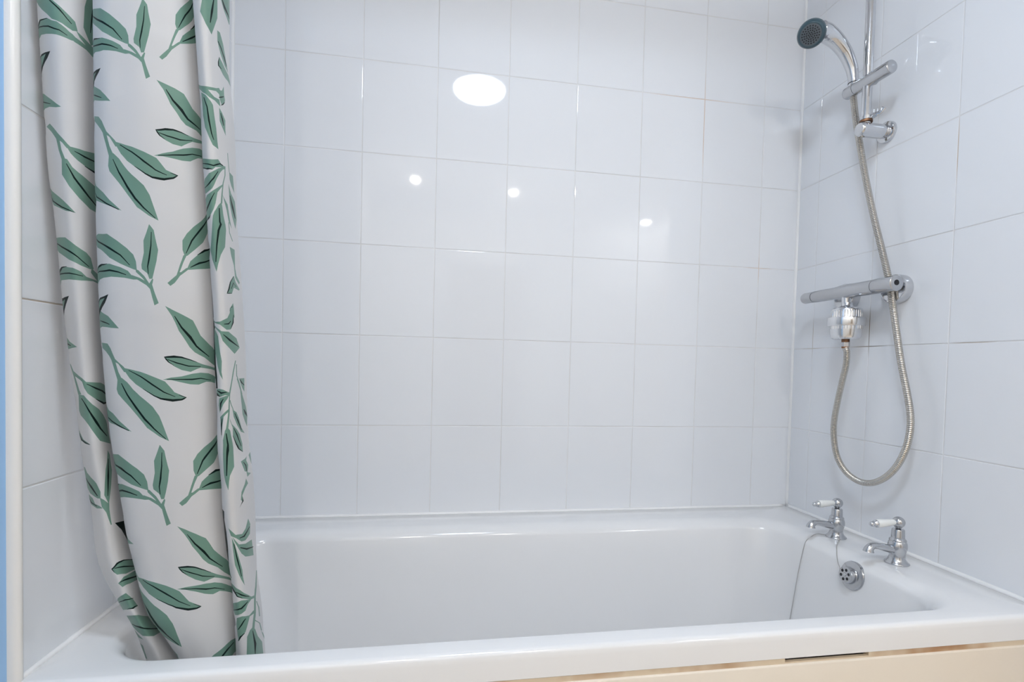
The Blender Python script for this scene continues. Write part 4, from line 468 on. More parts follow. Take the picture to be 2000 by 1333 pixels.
def add_box(bm, lo, hi, mat=0, bevel=0.0):
    ve = [bm.verts.new((x, y, z)) for x in (lo[0], hi[0]) for y in (lo[1], hi[1]) for z in (lo[2], hi[2])]
    q = [(0, 1, 3, 2), (4, 6, 7, 5), (0, 4, 5, 1), (2, 3, 7, 6), (0, 2, 6, 4), (1, 5, 7, 3)]
    fs = [bm.faces.new([ve[i] for i in f]) for f in q]
    for f in fs: f.material_index = mat
    if bevel:
        es = list({e for f in fs for e in f.edges})
        bmesh.ops.bevel(bm, geom=es, offset=bevel, segments=3, profile=0.5, affect='EDGES')
def add_lathe(bm, prof, origin, axis, n=40, mat=0, cap0=True, cap1=True, rmod=None):
    """prof: list of (distance along axis, radius)"""
    a, u, v = frame_from(axis); o = Vector(origin)
    rings = []
    for t, r in prof:
        ring = []
        for i in range(n):
            th = 2 * PI * i / n
            rr = r * (rmod(t, th) if rmod else 1)
            ring.append(bm.verts.new(o + a * t + (u * math.cos(th) + v * math.sin(th)) * rr))
        rings.append(ring)
    for A, B in zip(rings, rings[1:]):
        for i in range(n):
            f = bm.faces.new((A[i], A[(i + 1) % n], B[(i + 1) % n], B[i])); f.material_index = mat
    if cap0: bm.faces.new(list(reversed(rings[0]))).material_index = mat
    if cap1: bm.faces.new(rings[-1]).material_index = mat
def add_disc_hole(bm, c, axis, r, n=16, mat=0):
    a, u, v = frame_from(axis); c = Vector(c)
    bm.faces.new([bm.verts.new(c + (u * math.cos(2 * PI * i / n) + v * math.sin(2 * PI * i / n)) * r) for i in range(n)]).material_index = mat
def catmull(P, n):
    """P: list of tuples (any dimension); n samples per span"""
    P = [Vector(p) for p in P]
    out = []
    Q = [P[0] * 2 - P[1]] + P + [P[-1] * 2 - P[-2]]
    for i in range(1, len(Q) - 2):
        p0, p1, p2, p3 = Q[i - 1:i + 3]
        for k in range(n):
            t = k / n
            out.append(0.5 * ((2 * p1) + (p2 - p0) * t + (2 * p0 - 5 * p1 + 4 * p2 - p3) * t * t + (3 * p1 - p0 - 3 * p2 + p3) * t ** 3))
    out.append(P[-1].copy())
    return out
def resample(path, step):
    out = [path[0].copy()]; acc = 0.0
    for a, b in zip(path, path[1:]):
        L = (b - a).length; d = step - acc
        while d <= L:
            out.append(a + (b - a) * (d / L)); d += step
        acc = (acc + L) % step if L else acc
    return out
def add_sweep(bm, path, radii, n=14, mat=0, squash=None, caps=True):
    T = []
    for i in range(len(path)):
        a = path[max(i - 1, 0)]; b = path[min(i + 1, len(path) - 1)]
        T.append((b - a).normalized())
    _, u, _ = frame_from(T[0])
    rings = []
    for i, p in enumerate(path):
        u = (u - T[i] * u.dot(T[i])).normalized(); v = T[i].cross(u)
        r = radii[i] if isinstance(radii, (list, tuple)) else radii
        ru, rv = (r, r) if squash is None else (r * squash[0], r * squash[1])
        rings.append([bm.verts.new(p + u * (ru * math.cos(2 * PI * k / n)) + v * (rv * math.sin(2 * PI * k / n))) for k in range(n)])
    for A, B in zip(rings, rings[1:]):
        for i in range(n):
            bm.faces.new((A[i], A[(i + 1) % n], B[(i + 1) % n], B[i])).material_index = mat
    if caps:
        bm.faces.new(list(reversed(rings[0]))).material_index = mat
        bm.faces.new(rings[-1]).material_index = mat
def round_lathe_prof(L, r, e=0.002):
    return [(0, r - e), (e * 0.3, r - e * 0.3), (e, r), (L - e, r), (L - e * 0.3, r - e * 0.3), (L, r - e)]

# ---------------------------------------------------------------- room sizes
XL, ROW0, TH, TW = -1.659, 0.802, 0.2492, 0.2
CEIL = 2.40
RIM = 0.5504
XR_OUT, Y_FRONT = 1.00, -3.40

# ---------------------------------------------------------------- tiled walls
def tiled_wall(name, to_world, cols, rows, extra=None, tilt=0.0022):
    """cols / rows: grout centre lines; to_world(a, z, d): d = distance out of the wall"""
    bm = bmesh.new(); g = 0.0010; e = 0.0012; dep = 0.0008
    def vert(a, z, d): return bm.verts.new(to_world(a, z, d))
    for a0, a1 in zip(cols, cols[1:]):
        for z0, z1 in zip(rows, rows[1:]):
            ta, tz = random.uniform(-tilt, tilt), random.uniform(-tilt, tilt)
            ca, cz = (a0 + a1) / 2, (z0 + z1) / 2
            def ring(ins, d): return [vert(a, z, d + (a - ca) * ta + (z - cz) * tz) for a, z in ((a0 + ins, z0 + ins), (a1 - ins, z0 + ins), (a1 - ins, z1 - ins), (a0 + ins, z1 - ins))]
            A, B, Cc, D = ring(g, -dep * 1.6), ring(g + 0.0001, -dep * 0.8), ring(g + e * 0.4, -dep * 0.22), ring(g + e, 0)
            for P, Q in ((A, B), (B, Cc), (Cc, D)):
                for i in range(4): bm.faces.new((P[i], P[(i + 1) % 4], Q[(i + 1) % 4], Q[i])).material_index = 0
            bm.faces.new(D).material_index = 0
    a0, a1, z0, z1 = cols[0], cols[-1], rows[0], rows[-1]
    gp = [vert(a, z, -dep) for a, z in ((a0, z0), (a1, z0), (a1, z1), (a0, z1))]
    bm.faces.new(gp).material_index = 1
    if extra: extra(bm)
    bmesh.ops.recalc_face_normals(bm, faces=[f for f in bm.faces if f.material_index == 9])
    return struct(finish(name, bm, [M['tile'], M['grout'], M['white_paint']], smooth=False))
rows = [ROW0 + k * TH for k in range(-3, 7)]
rows = [0.0] + [r for r in rows if r > 0.02] + [CEIL]
cols_b = [XL] + [-0.1294 - k * TW for k in range(7, -1, -1)] + [0.0]
def solid_back(lo, hi):
    def f(bm): add_box(bm, lo, hi, mat=2)
    return f
tiled_wall('wall_back', lambda a, z, d: (a, -d, z), cols_b, rows, solid_back((XL - 0.12, 0.0022, 0), (0.12, 0.12, CEIL)))
# the tap-end wall is a short return, 0.95 m long
tiled_wall('wall_right', lambda a, z, d: (-d, -a, z), [0.0, 0.0844, 0.2864, 0.4974, 0.7004, 0.9], rows, solid_back((0.0022, -0.905, 0), (0.12, 0.0, CEIL)))
tiled_wall('wall_left', lambda a, z, d: (XL + d, a, z), [-0.7008, -0.5008, -0.3008, -0.1008, 0.0], rows, solid_back((XL - 0.12, -0.7008, 0), (XL - 0.0022, 0.0, CEIL)))

def box_struct(name, lo, hi, mat, bevel=0.0):
    bm = bmesh.new(); add_box(bm, lo, hi, bevel=bevel)
    return struct(finish(name, bm, mat, smooth=False))
box_struct('wall_side', (XL - 0.12, -1.02, 0), (XL - 0.006, -0.7150, CEIL), M['blue'])
box_struct('wall_entry', (XL - 0.12, Y_FRONT, 0), (XL - 0.006, -1.02, CEIL), M['white_paint'])
box_struct('wall_front', (XL - 0.12, Y_FRONT - 0.1, 0), (XR_OUT + 0.1, Y_FRONT, CEIL), M['white_paint'])
box_struct('wall_outer', (XR_OUT, Y_FRONT, 0), (XR_OUT + 0.1, -0.80, CEIL), M['white_paint'])
box_struct('wall_return', (0.12, -0.905, 0), (XR_OUT, -0.80, CEIL), M['white_paint'])
box_struct('floor', (XL - 0.12, Y_FRONT - 0.1, -0.08), (XR_OUT + 0.1, 0.12, 0.0), M['floor'])
box_struct('ceiling', (XL - 0.12, Y_FRONT - 0.1, CEIL), (XR_OUT + 0.1, 0.12, CEIL + 0.08), M['ceiling'])

def make_added_door():  # added out of view behind the camera, to give the chrome dark reflections
    d = bpy.data.objects.new('added_door_1', None); scene.collection.objects.link(d); d.location = (-0.63, Y_FRONT, 0); struct(d)
    bm = bmesh.new(); add_box(bm, (-0.98, Y_FRONT - 0.001, 0.005), (-0.28, Y_FRONT + 0.035, 1.90), bevel=0.003)
    finish('added_door_leaf', bm, M['added_door'], d, smooth=False)
    bm = bmesh.new()
    for lo, hi in (((-1.05, 0.0), (-0.985, 1.97)), ((-0.275, 0.0), (-0.21, 1.97)), ((-1.05, 1.905), (-0.21, 1.97))):
        add_box(bm, (lo[0], Y_FRONT - 0.001, lo[1]), (hi[0], Y_FRONT + 0.045, hi[1]), bevel=0.003)
    finish('added_door_frame', bm, M['white_paint'], d, smooth=False)
    bm = bmesh.new()
    add_lathe(bm, [(0, 0.024), (0.006, 0.024), (0.008, 0.010), (0.045, 0.009)], (-0.92, Y_FRONT + 0.034, 1.0), (0, 1, 0), 20)
    add_lathe(bm, [(0, 0.009), (0.11, 0.008)], (-0.925, Y_FRONT + 0.074, 1.0), (1, 0, 0), 16)
    finish('added_door_handle', bm, M['chrome'], d, auto=40)
make_added_door()

# sealant beads and corner trims
def bead(name, pts, r, mat=None):
    bm = bmesh.new()
    path = resample([Vector(p) for p in pts], 0.02)
    rad = [r * (1 + 0.03 * math.sin(i * 0.7) + random.uniform(-0.02, 0.02)) for i in range(len(path))]
    add_sweep(bm, path, rad, n=10)
    return struct(finish(name, bm, mat or M['caulk']))
bead('trim_1', [(-0.0005, -0.0005, RIM), (-0.0005, -0.0005, CEIL)], 0.0058)
bead('trim_2', [(XL + 0.0005, -0.0005, RIM), (XL + 0.0005, -0.0005, CEIL)], 0.0058)
bead('trim_3', [(XL + 0.002, -0.001, RIM + 0.0005), (-0.002, -0.001, RIM + 0.0005)], 0.0050)
bead('trim_4', [(-0.001, -0.002, RIM + 0.0015), (-0.001, -0.714, RIM + 0.0015)], 0.0054)
bead('trim_5', [(XL + 0.001, -0.002, RIM + 0.0005), (XL + 0.001, -0.714, RIM + 0.0005)], 0.0046)
def quadrant():
    bm = bmesh.new(); n = 8; pr = []
    for i in range(n + 1):
        th = PI * i / n
        pr.append((XL - 0.004 + 0.0105 * math.sin(th), -0.7082 + 0.0076 * math.cos(th)))
    pr.append((XL - 0.012, -0.7158)); pr.append((XL - 0.012, -0.7006))
    A = [bm.verts.new((x, y, 0.0)) for x, y in pr]; B = [bm.verts.new((x, y, CEIL)) for x, y in pr]
    for i in range(len(pr)): bm.faces.new((A[i], B[i], B[(i + 1) % len(pr)], A[(i + 1) % len(pr)]))
    bmesh.ops.recalc_face_normals(bm, faces=bm.faces)
    return struct(finish('trim_6', bm, M['trim'], auto=40))
quadrant()

# ---------------------------------------------------------------- bath
def rrect(x0, x1, y0, y1, r, nc=10, ne=6):
    out = []
    for cx, cy, a0, nx in ((x1 - r, y1 - r, 0, 0), (x0 + r, y1 - r, 1, 0), (x0 + r, y0 + r, 2, 0), (x1 - r, y0 + r, 3, 0)):
        for i in range(nc + 1):
            th = (a0 + i / nc) * PI / 2
            out.append((cx + r * math.cos(th), cy + r * math.sin(th)))
    full = []
    m = nc + 1
    for q in range(4):
        seg = out[q * m:(q + 1) * m]; full += seg
        a = seg[-1]; b = out[((q + 1) % 4) * m]
        for k in range(1, ne): full.append((a[0] + (b[0] - a[0]) * k / ne, a[1] + (b[1] - a[1]) * k / ne))
    return full
def make_bath():
    t = thing('bathtub', 'long white acrylic bath with a rounded front lip, below the tiled walls', 'bath', (-0.83, -0.36, 0.0))
    bm = bmesh.new()
    ox0, ox1, oy0, oy1 = XL + 0.0015, -0.0015, -0.7185, -0.0015
    R = []
    R.append((ox0 + 0.02, ox1 - 0.02, oy0 + 0.02, oy1 - 0.02, 0.004, 0.5046))
    R.append((ox0 + 0.002, ox1 - 0.002, oy0 + 0.002, oy1 - 0.002, 0.004, 0.5046))
    R.append((ox0, ox1, oy0, oy1, 0.004, 0.5062))
    R.append((ox0, ox1, oy0, oy1, 0.004, 0.5360))
    for k in range(1, 7):
        th = k / 6 * PI / 2
        i = 0.009 * (1 - math.cos(th))
        R.append((ox0 + i * 0.3, ox1 - i * 0.3, oy0 + i, oy1 - i * 0.3, 0.004 + i, 0.5414 + 0.009 * math.sin(th)))
    ix0, ix1, iy0, iy1 = -1.606, -0.118, -0.682, -0.098
    R.append((ix0, ix1, iy0, iy1, 0.095, RIM))
    wide = {'x0': 0.016, 'x1': 0.040, 'y0': 0.014, 'y1': 0.042}
    for k in range(1, 9):
        th = k / 8 * PI / 2 * 0.93
        s, c = math.sin(th), 1 - math.cos(th)
        R.append((ix0 + wide['x0'] * s, ix1 - wide['x1'] * s, iy0 + wide['y0'] * s, iy1 - wide['y1'] * s, 0.095, RIM - 0.027 * c))
    zs = RIM - 0.027 * (1 - math.cos(PI / 2 * 0.93))
    a0, a1, b0, b1 = R[-1][:4]
    for k in range(1, 7):
        f = k / 6
        R.append((a0 + 0.10 * f, a1 - 0.055 * f, b0 + 0.045 * f, b1 - 0.045 * f, 0.095 + 0.010 * f, zs - 0.30 * f))
    a0, a1, b0, b1, r, zz = R[-1]
    for k in range(1, 6):
        th = k / 5 * PI / 2
        i = 0.06 * (1 - math.cos(th))
        R.append((a0 + i, a1 - i, b0 + i, b1 - i, r, zz - 0.06 * math.sin(th)))
    rings = [[bm.verts.new((x, y, rr[5])) for x, y in rrect(*rr[:5])] for rr in R]
    n = len(rings[0])
    for A, B in zip(rings, rings[1:]):
        for i in range(n): bm.faces.new((A[i], A[(i + 1) % n], B[(i + 1) % n], B[i]))
    bm.faces.new(rings[-1])
    finish('tub_shell', bm, M['bath'], t, auto=50)
    return t
bath = make_bath()

def tub_x(z):          # inner face of the tap end of the tub
    z0 = RIM - 0.027 * (1 - math.cos(PI / 2 * 0.93))
    return -0.118 - 0.040 * math.sin(PI / 2 * 0.93) - 0.055 * max(0.0, (z0 - z)) / 0.30
# overflow plate on the tap-end wall of the tub (fixed to the tub: part of the bath)
def make_overflow():
    zc = 0.5110; yc = -0.4380
    nrm = Vector((-1, 0, 0.17)).normalized()
    c = Vector((tub_x(zc), yc, zc)) + nrm * 0.0005
    bm = bmesh.new()
    add_lathe(bm, [(-0.004, 0.0325), (0.0012, 0.0328), (0.0034, 0.0315), (0.0052, 0.027), (0.0060, 0.0215), (0.0066, 0.0195), (0.0075, 0.0188), (0.0185, 0.0186), (0.0205, 0.0180), (0.0212, 0.0165)], c, nrm, 48)
    o = finish('overflow', bm, M['chrome_soft'], bath, auto=35)
    bm = bmesh.new()
    a, u, v = frame_from(nrm)
    for k in range(6):
        th = 2 * PI * k / 6 + 0.35
        add_disc_hole(bm, c + a * 0.0214 + (u * math.cos(th) + v * math.sin(th)) * 0.0108, nrm, 0.0034)
    h = finish('overflow_holes', bm, M['black'], None, smooth=False)
    h.parent = o; h.matrix_parent_inverse = o.matrix_world.inverted()
    h.matrix_parent_inverse = (Matrix.Translation(bath.location) @ o.matrix_parent_inverse).inverted()
    bm = bmesh.new()
    add_lathe(bm, [(0, 0.004), (0.001, 0.0042), (0.002, 0.003), (0.0026, 0.001)], c + a * 0.0212, nrm, 16)
    s = finish('overflow_screw', bm, M['chrome'], None)
    s.parent = o; s.matrix_parent_inverse = (Matrix.Translation(bath.location) @ o.matrix_parent_inverse).inverted()
    return c, nrm
OVC, OVN = make_overflow()

# bath panel and the perished sealant between lip and panel
bm = bmesh.new(); add_box(bm, (XL + 0.002, -0.7195, 0.0), (-0.002, -0.7035, 0.4958), bevel=0.003)
tag(finish('bath_panel', bm, M['panel'], smooth=True, auto=40), 'cream panel along the front of the bath, under its white lip', 'bath panel')
bm = bmesh.new()
add_box(bm, (XL + 0.002, -0.7165, 0.4950), (-0.545, -0.7050, 0.5050))
add_box(bm, (-0.545, -0.7160, 0.4950), (-0.386, -0.7100, 0.4985))
add_box(bm, (-0.386, -0.7165, 0.4950), (-0.002, -0.7050, 0.5050))
struct(finish('trim_7', bm, M['seal_tan'], smooth=False))

# ---------------------------------------------------------------- taps
def make_tap(x, y, label, lev_len, h):
    t = thing('pillar_tap', label, 'tap', (x, y, RIM), 'pillar taps at the end of the bath')
    o = Vector((x, y, RIM))
    k = h / 0.104
    prof = [(0, 0.0235), (0.0015, 0.0243), (0.003, 0.0238), (0.005, 0.0215), (0.008, 0.0185), (0.013, 0.0162), (0.018, 0.0155), (0.024, 0.0160), (0.030, 0.0178), (0.036, 0.0190), (0.042, 0.0188), (0.0465, 0.0178), (0.0485, 0.0166), (0.0495, 0.0162), (0.0505, 0.0170), (0.0530, 0.0165), (0.0555, 0.0142), (0.0570, 0.0128), (0.0580, 0.0134), (0.0590, 0.0132), (0.0740, 0.0124), (0.0755, 0.0116)]
    bm = bmesh.new()
    add_lathe(bm, [(a * k, r) for a, r in prof], o, (0, 0, 1), 40)
    finish('body', bm, M['chrome_soft'], t, auto=50)
    # spout, running out over the tub and turning down at its tip
    pts = [(-0.004, 0, 0.031), (-0.022, 0, 0.0335), (-0.040, 0, 0.0375), (-0.056, 0, 0.0405), (-0.068, 0, 0.0395), (-0.0745, 0, 0.0335), (-0.0755, 0, 0.0285)]
    path = catmull([o + Vector((a, b, c * k)) for a, b, c in pts], 6)
    n = len(path)
    rad = [0.0105 - 0.0035 * min(1, i / (n * 0.45)) + (0.0042 * max(0, (i / n - 0.55) / 0.45)) for i in range(n)]
    bm = bmesh.new(); add_sweep(bm, path, rad, 20)
    finish('spout', bm, M['chrome_soft'], t)
    bm = bmesh.new(); add_disc_hole(bm, path[-1] + Vector((-0.0002, 0, -0.0004)), path[-1] - path[-2], rad[-1] * 0.7)
    sp = finish('spout_mouth', bm, M['black'], t, smooth=False)
    # stem and ball
    zb = 0.0905 * k
    bm = bmesh.new()
    add_lathe(bm, [(0.072 * k, 0.0050), (0.079 * k, 0.0056), (0.0805 * k, 0.0082), (0.0820 * k, 0.0082)], o, (0, 0, 1), 24)
    add_lathe(bm, [(-0.0128 * math.cos(PI * i / 14), max(0.0004, 0.0128 * math.sin(PI * i / 14))) for i in range(15)], o + Vector((0, 0, zb)), (0, 0, 1), 32)
    finish('ball_knob', bm, M['chrome_soft'], t)
    # porcelain lever with a chrome finial
    ax = Vector((-1, 0.0, -0.045)).normalized()
    bm = bmesh.new()
    L = lev_len
    add_lathe(bm, [(0.010, 0.0050), (0.0125, 0.0062), (0.014, 0.0066), (0.016 + L * 0.3, 0.0080), (0.014 + L * 0.8, 0.0094), (0.014 + L, 0.0090), (0.0152 + L, 0.0075)], o + Vector((0, 0, zb + 0.001)), ax, 28)
    lv = finish('lever', bm, M['porcelain'], t)
    lv['label'] = 'white porcelain lever'
    bm = bmesh.new()
    s = 0.0150 + L
    add_lathe(bm, [(s, 0.0080), (s + 0.002, 0.0088), (s + 0.0045, 0.0080), (s + 0.0065, 0.0052), (s + 0.0085, 0.0048), (s + 0.0110, 0.0058), (s + 0.0145, 0.0054), (s + 0.0170, 0.0030), (s + 0.018, 0.0008)], o + Vector((0, 0, zb + 0.001)), ax, 24)
    fn = finish('finial', bm, M['chrome'], t); fn['label'] = 'chrome lever tip'
    return t
make_tap(-0.0820, -0.2965, 'chrome pillar tap nearer the tiled corner, bead chain looped round its base', 0.040, 0.104)
make_tap(-0.0800, -0.4720, 'chrome pillar tap nearer the front of the bath, no chain at its base', 0.042, 0.108)

# bead chain: from the overflow over the rim, round the tap foot and down into the tub
def make_chain():
    c, n = OVC, OVN
    pts = [c + n * 0.0222 + Vector((0, 0.013, 0.007)), c + n * 0.0215 + Vector((0, 0.0155, 0.0125)), Vector((-0.1735, -0.4080, 0.5300)),
           Vector((-0.1590, -0.3880, 0.5375)), Vector((-0.1480, -0.3745, 0.5440)), Vector((-0.1360, -0.3602, 0.5500)), Vector((-0.1200, -0.3451, 0.5528)), Vector((-0.1030, -0.3310, 0.5528)),
           Vector((-0.0960, -0.3220, 0.5522)), Vector((-0.0900, -0.3000, 0.5522)), Vector((-0.0950, -0.2860, 0.5525)), Vector((-0.107, -0.2790, 0.5535)),
           Vector((-0.124, -0.2760, 0.5535)), Vector((-0.142, -0.2770, 0.5440)), Vector((-0.1570, -0.2780, 0.5290)), Vector((tub_x(0.46) - 0.003, -0.279, 0.46)), Vector((tub_x(0.40) - 0.003, -0.281, 0.40)), Vector((tub_x(0.32) - 0.003, -0.284, 0.32)), Vector((tub_x(0.24) - 0.004, -0.287, 0.24))]
    path = catmull([tuple(p) for p in pts], 12)
    bm = bmesh.new()
    add_sweep(bm, path, 0.0005, 6)
    for p in resample(path, 0.0029):
        bmesh.ops.create_icosphere(bm, subdivisions=1, radius=0.00135, matrix=Matrix.Translation(p))
    tag(finish('plug_chain', bm, M['chain']), 'thin bead plug chain from the overflow over the bath rim and down into the tub', 'chain')
make_chain()

# ---------------------------------------------------------------- shower rail, slider, bracket
RX, RY = -0.065, -0.3165
def make_rail():
    t = thing('shower_rail', 'vertical chrome riser rail on the right tiled wall with slider and bottom bracket', 'shower rail', (RX, RY, 1.58))
    bm = bmesh.new()
    add_lathe(bm, [(0, 0.0108), (0.63, 0.0108)], (RX, RY, 1.585), (0, 0, 1), 32)
    finish('rail', bm, M['chrome'], t, auto=40)
    for zc, nm in ((1.5935, 'bottom'), (2.205, 'top')):
        bm = bmesh.new()
        add_lathe(bm, [(0, 0.014), (0.0025, 0.0165), (0.006, 0.0172), (0.055, 0.0172), (0.070, 0.0168), (0.076, 0.0150), (0.0785, 0.011)], (RX - 0.0195, RY, zc), (1, 0, 0), 36)
        br = finish('bracket', bm, M['chrome'], t, auto=40)
        bm = bmesh.new()
        add_lathe(bm, [(0, 0.0262), (0.006, 0.0262), (0.0085, 0.0250), (0.0095, 0.022), (0.0105, 0.018)], (-0.0002, RY, zc), (-1, 0, 0), 40)
        finish('wall_flange', bm, M['chrome'], t, auto=35)
    # slider: a cylinder lying along the wall that grips the rail and holds the handset at its far end
    zc = 1.7135
    a = Vector((-0.0655, -0.2500, zc + 0.0015)); b = Vector((-0.0665, -0.3880, zc - 0.0015))
    L = (b - a).length
    bm = bmesh.new(); add_lathe(bm, [(0.032, 0.0150), (0.034, 0.0154), (L - 0.004, 0.0156), (L - 0.001, 0.0148), (L, 0.0132)], a, b - a, 40)
    finish('slider', bm, M['chrome_soft'], t, auto=40)
    bm = bmesh.new(); add_lathe(bm, [(-0.002, 0.010), (0.000, 0.0134), (0.003, 0.0150), (0.0312, 0.0152)], a, b - a, 40)
    finish('handset_cradle', bm, M['chrome_soft'], t, auto=40)
    bm = bmesh.new(); add_lathe(bm, [(0.0, 0.0092), (0.004, 0.0098), (0.016, 0.0098), (0.018, 0.0088)], (-0.0560, RY + 0.004, zc + 0.002), (0.82, -0.1, 0.25), 24)
    finish('slider_knob', bm, M['chrome_soft'], t, auto=40)
    return t
make_rail()
# loose soap-dish ring left on the foot of the rail
def make_clip():
    t = thing('rail_clip', 'small forked chrome clip with a rusty washer at the foot of the shower rail', 'clip', (RX, RY, 1.612))
    bm = bmesh.new()
    add_lathe(bm, [(0, 0.0111), (0, 0.0136), (0.008, 0.0138), (0.009, 0.0111)], (RX, RY, 1.6175), (0, 0, 1), 28, cap0=False, cap1=False)
    path = catmull([(RX + 0.006, RY - 0.010, 1.621), (RX + 0.010, RY - 0.020, 1.6245), (RX + 0.014, RY - 0.029, 1.6275), (RX + 0.0165, RY - 0.036, 1.6345)], 6)
    add_sweep(bm, path, [0.0052] * 8 + [0.0046] * 11, 14, squash=(0.62, 1.15))
    finish('fork', bm, M['chrome'], t, auto=40)
    bm = bmesh.new()
    for q in range(3):
        add_lathe(bm, [(0, 0.0020), (0.007, 0.0018)], (RX + 0.002 + 0.005 * q, RY - 0.021 - 0.0055 * q, 1.6270), (0, 0, 1), 10)
    finish('prongs', bm, M['chrome_bright'], t, auto=40)
    bm = bmesh.new(); add_lathe(bm, [(0, 0.0111), (0, 0.0148), (0.004, 0.0148), (0.004, 0.0111)], (RX, RY, 1.6118), (0, 0, 1), 28, cap0=False, cap1=False)
    w = finish('washer', bm, M['brass'], t, auto=40); w['label'] = 'rusty brass washer'
make_clip()

# ---------------------------------------------------------------- hand shower
def make_handset():
    t = thing('hand_shower', 'chrome curved shower head with dark teal spray face, held in the rail slider', 'shower head', (-0.066, -0.2665, 1.70))
    y = -0.2665
    cl = [(-0.0600, y, 1.7040), (-0.0600, y, 1.7200), (-0.0605, y, 1.7440), (-0.0640, y, 1.7620), (-0.0700, y, 1.7800), (-0.0890, y, 1.8120), (-0.1160, y, 1.8380), (-0.1440, y, 1.8530), (-0.1640, y, 1.8560)]
    path = catmull(cl, 8); n = len(path)
    key = [0.0100, 0.0112, 0.0124, 0.0134, 0.0145, 0.0165, 0.0192, 0.0225, 0.0240]
    rad = [key[min(int(i / 8), 8)] + (key[min(int(i / 8) + 1, 8)] - key[min(int(i / 8), 8)]) * (i / 8 - int(i / 8)) for i in range(n)]
    bm = bmesh.new(); add_sweep(bm, path, rad, 28)
    finish('handle', bm, M['chrome'], t)
    bm = bmesh.new()
    add_lathe(bm, [(0, 0.0127), (0.0012, 0.0128)], (-0.0603, y, 1.7355), (0, 0, 1), 28)
    finish('handle_ring', bm, M['black'], t, auto=30)
    nrm = Vector((-0.585, -0.560, -0.587)).normalized()
    c = Vector((-0.1880, y - 0.001, 1.8475))
    bm = bmesh.new()
    add_lathe(bm, [(-0.034, 0.006), (-0.031, 0.0160), (-0.024, 0.0250), (-0.013, 0.0302), (-0.004, 0.0322), (0.0, 0.0324)], c, nrm, 40)
    finish('head_shell', bm, M['chrome'], t, auto=50)
    bm = bmesh.new()
    add_lathe(bm, [(-0.001, 0.0322), (0.001, 0.0330), (0.006, 0.0333), (0.013, 0.0326), (0.0190, 0.0302), (0.0225, 0.0274), (0.0232, 0.0260), (0.0224, 0.0245)], c, nrm, 48, cap1=False)
    bz = finish('bezel', bm, M['teal'], t, auto=60); bz['label'] = 'dark teal plastic bezel'
    a, u, v = frame_from(nrm)
    bm = bmesh.new(); add_lathe(bm, [(0.0205, 0.0247), (0.0224, 0.0247), (0.0232, 0.0205), (0.0238, 0.0120), (0.0240, 0.001)], c, nrm, 40)
    fc = finish('spray_face', bm, M['nozzle_face'], t, auto=60)
    bm = bmesh.new()
    for cnt, rr in ((1, 0.0), (6, 0.0048), (12, 0.0096), (16, 0.0144), (20, 0.0195)):
        for k in range(cnt):
            th = 2 * PI * (k + 0.5 * (cnt % 2)) / cnt
            p = c + a * (0.0234 - 0.0008 * (rr / 0.02) ** 2) + (u * math.cos(th) + v * math.sin(th)) * rr
            add_lathe(bm, [(0, 0.0018), (0.0012, 0.0016)], p, nrm, 8)
    hh = finish('spray_nozzles', bm, M['black'], t, smooth=False)
    hh['label'] = 'black spray nozzles'
make_handset()

# ---------------------------------------------------------------- mixer bar
def make_mixer():
    z = 1.1945; x = -0.058
    t = thing('shower_mixer', 'chrome bar mixer valve across the right tiled wall with round wall flanges', 'shower mixer', (x, -0.27, z))
    def cyl(name, y0, y1, prof, mat=M['chrome_soft'], n=40):
        bm = bmesh.new(); add_lathe(bm, prof, (x, y0, z), (0, y1 - y0, 0), n)
        return finish(name, bm, mat, t, auto=40)
    cyl('temperature_handle', -0.155, -0.116, [(0, 0.0150), (0.0010, 0.0154), (0.034, 0.0154), (0.0375, 0.0146), (0.039, 0.0120)])
    cyl('valve_body', -0.157, -0.358, [(0, 0.0154), (0.001, 0.0160), (0.075, 0.0164), (0.090, 0.0174), (0.100, 0.0190), (0.125, 0.0192), (0.145, 0.0182), (0.200, 0.0178), (0.201, 0.0174)])
    cyl('flow_handle', -0.359, -0.4185, [(0, 0.0176), (0.0010, 0.0182), (0.045, 0.0182), (0.055, 0.0190), (0.058, 0.0186), (0.0595, 0.0165)])
    bm = bmesh.new()
    add_lathe(bm, [(0, 0.0066), (0.0004, 0.0066)], (x - 0.001, -0.4188, z + 0.001), (0, -1, 0), 24)
    finish('handle_screw_hole', bm, M['black'], t, auto=30)
    for yc in (-0.2200, -0.3730):
        bm = bmesh.new()
        add_lathe(bm, [(0.0, 0.0350), (0.0190, 0.0350), (0.0222, 0.0338), (0.0238, 0.0305), (0.0240, 0.0095), (0.050, 0.0090)], (-0.0002, yc, z - 0.006), (-1, 0, 0.04), 44)
        finish('wall_flange', bm, M['chrome'], t, auto=35)
    bm = bmesh.new()
    add_lathe(bm, [(0, 0.0105), (0.008, 0.0105), (0.016, 0.0098), (0.019, 0.0098)], (x, -0.2700, z - 0.012), (0, 0, -1), 28)
    finish('outlet', bm, M['chrome_bright'], t, auto=40)
make_mixer()

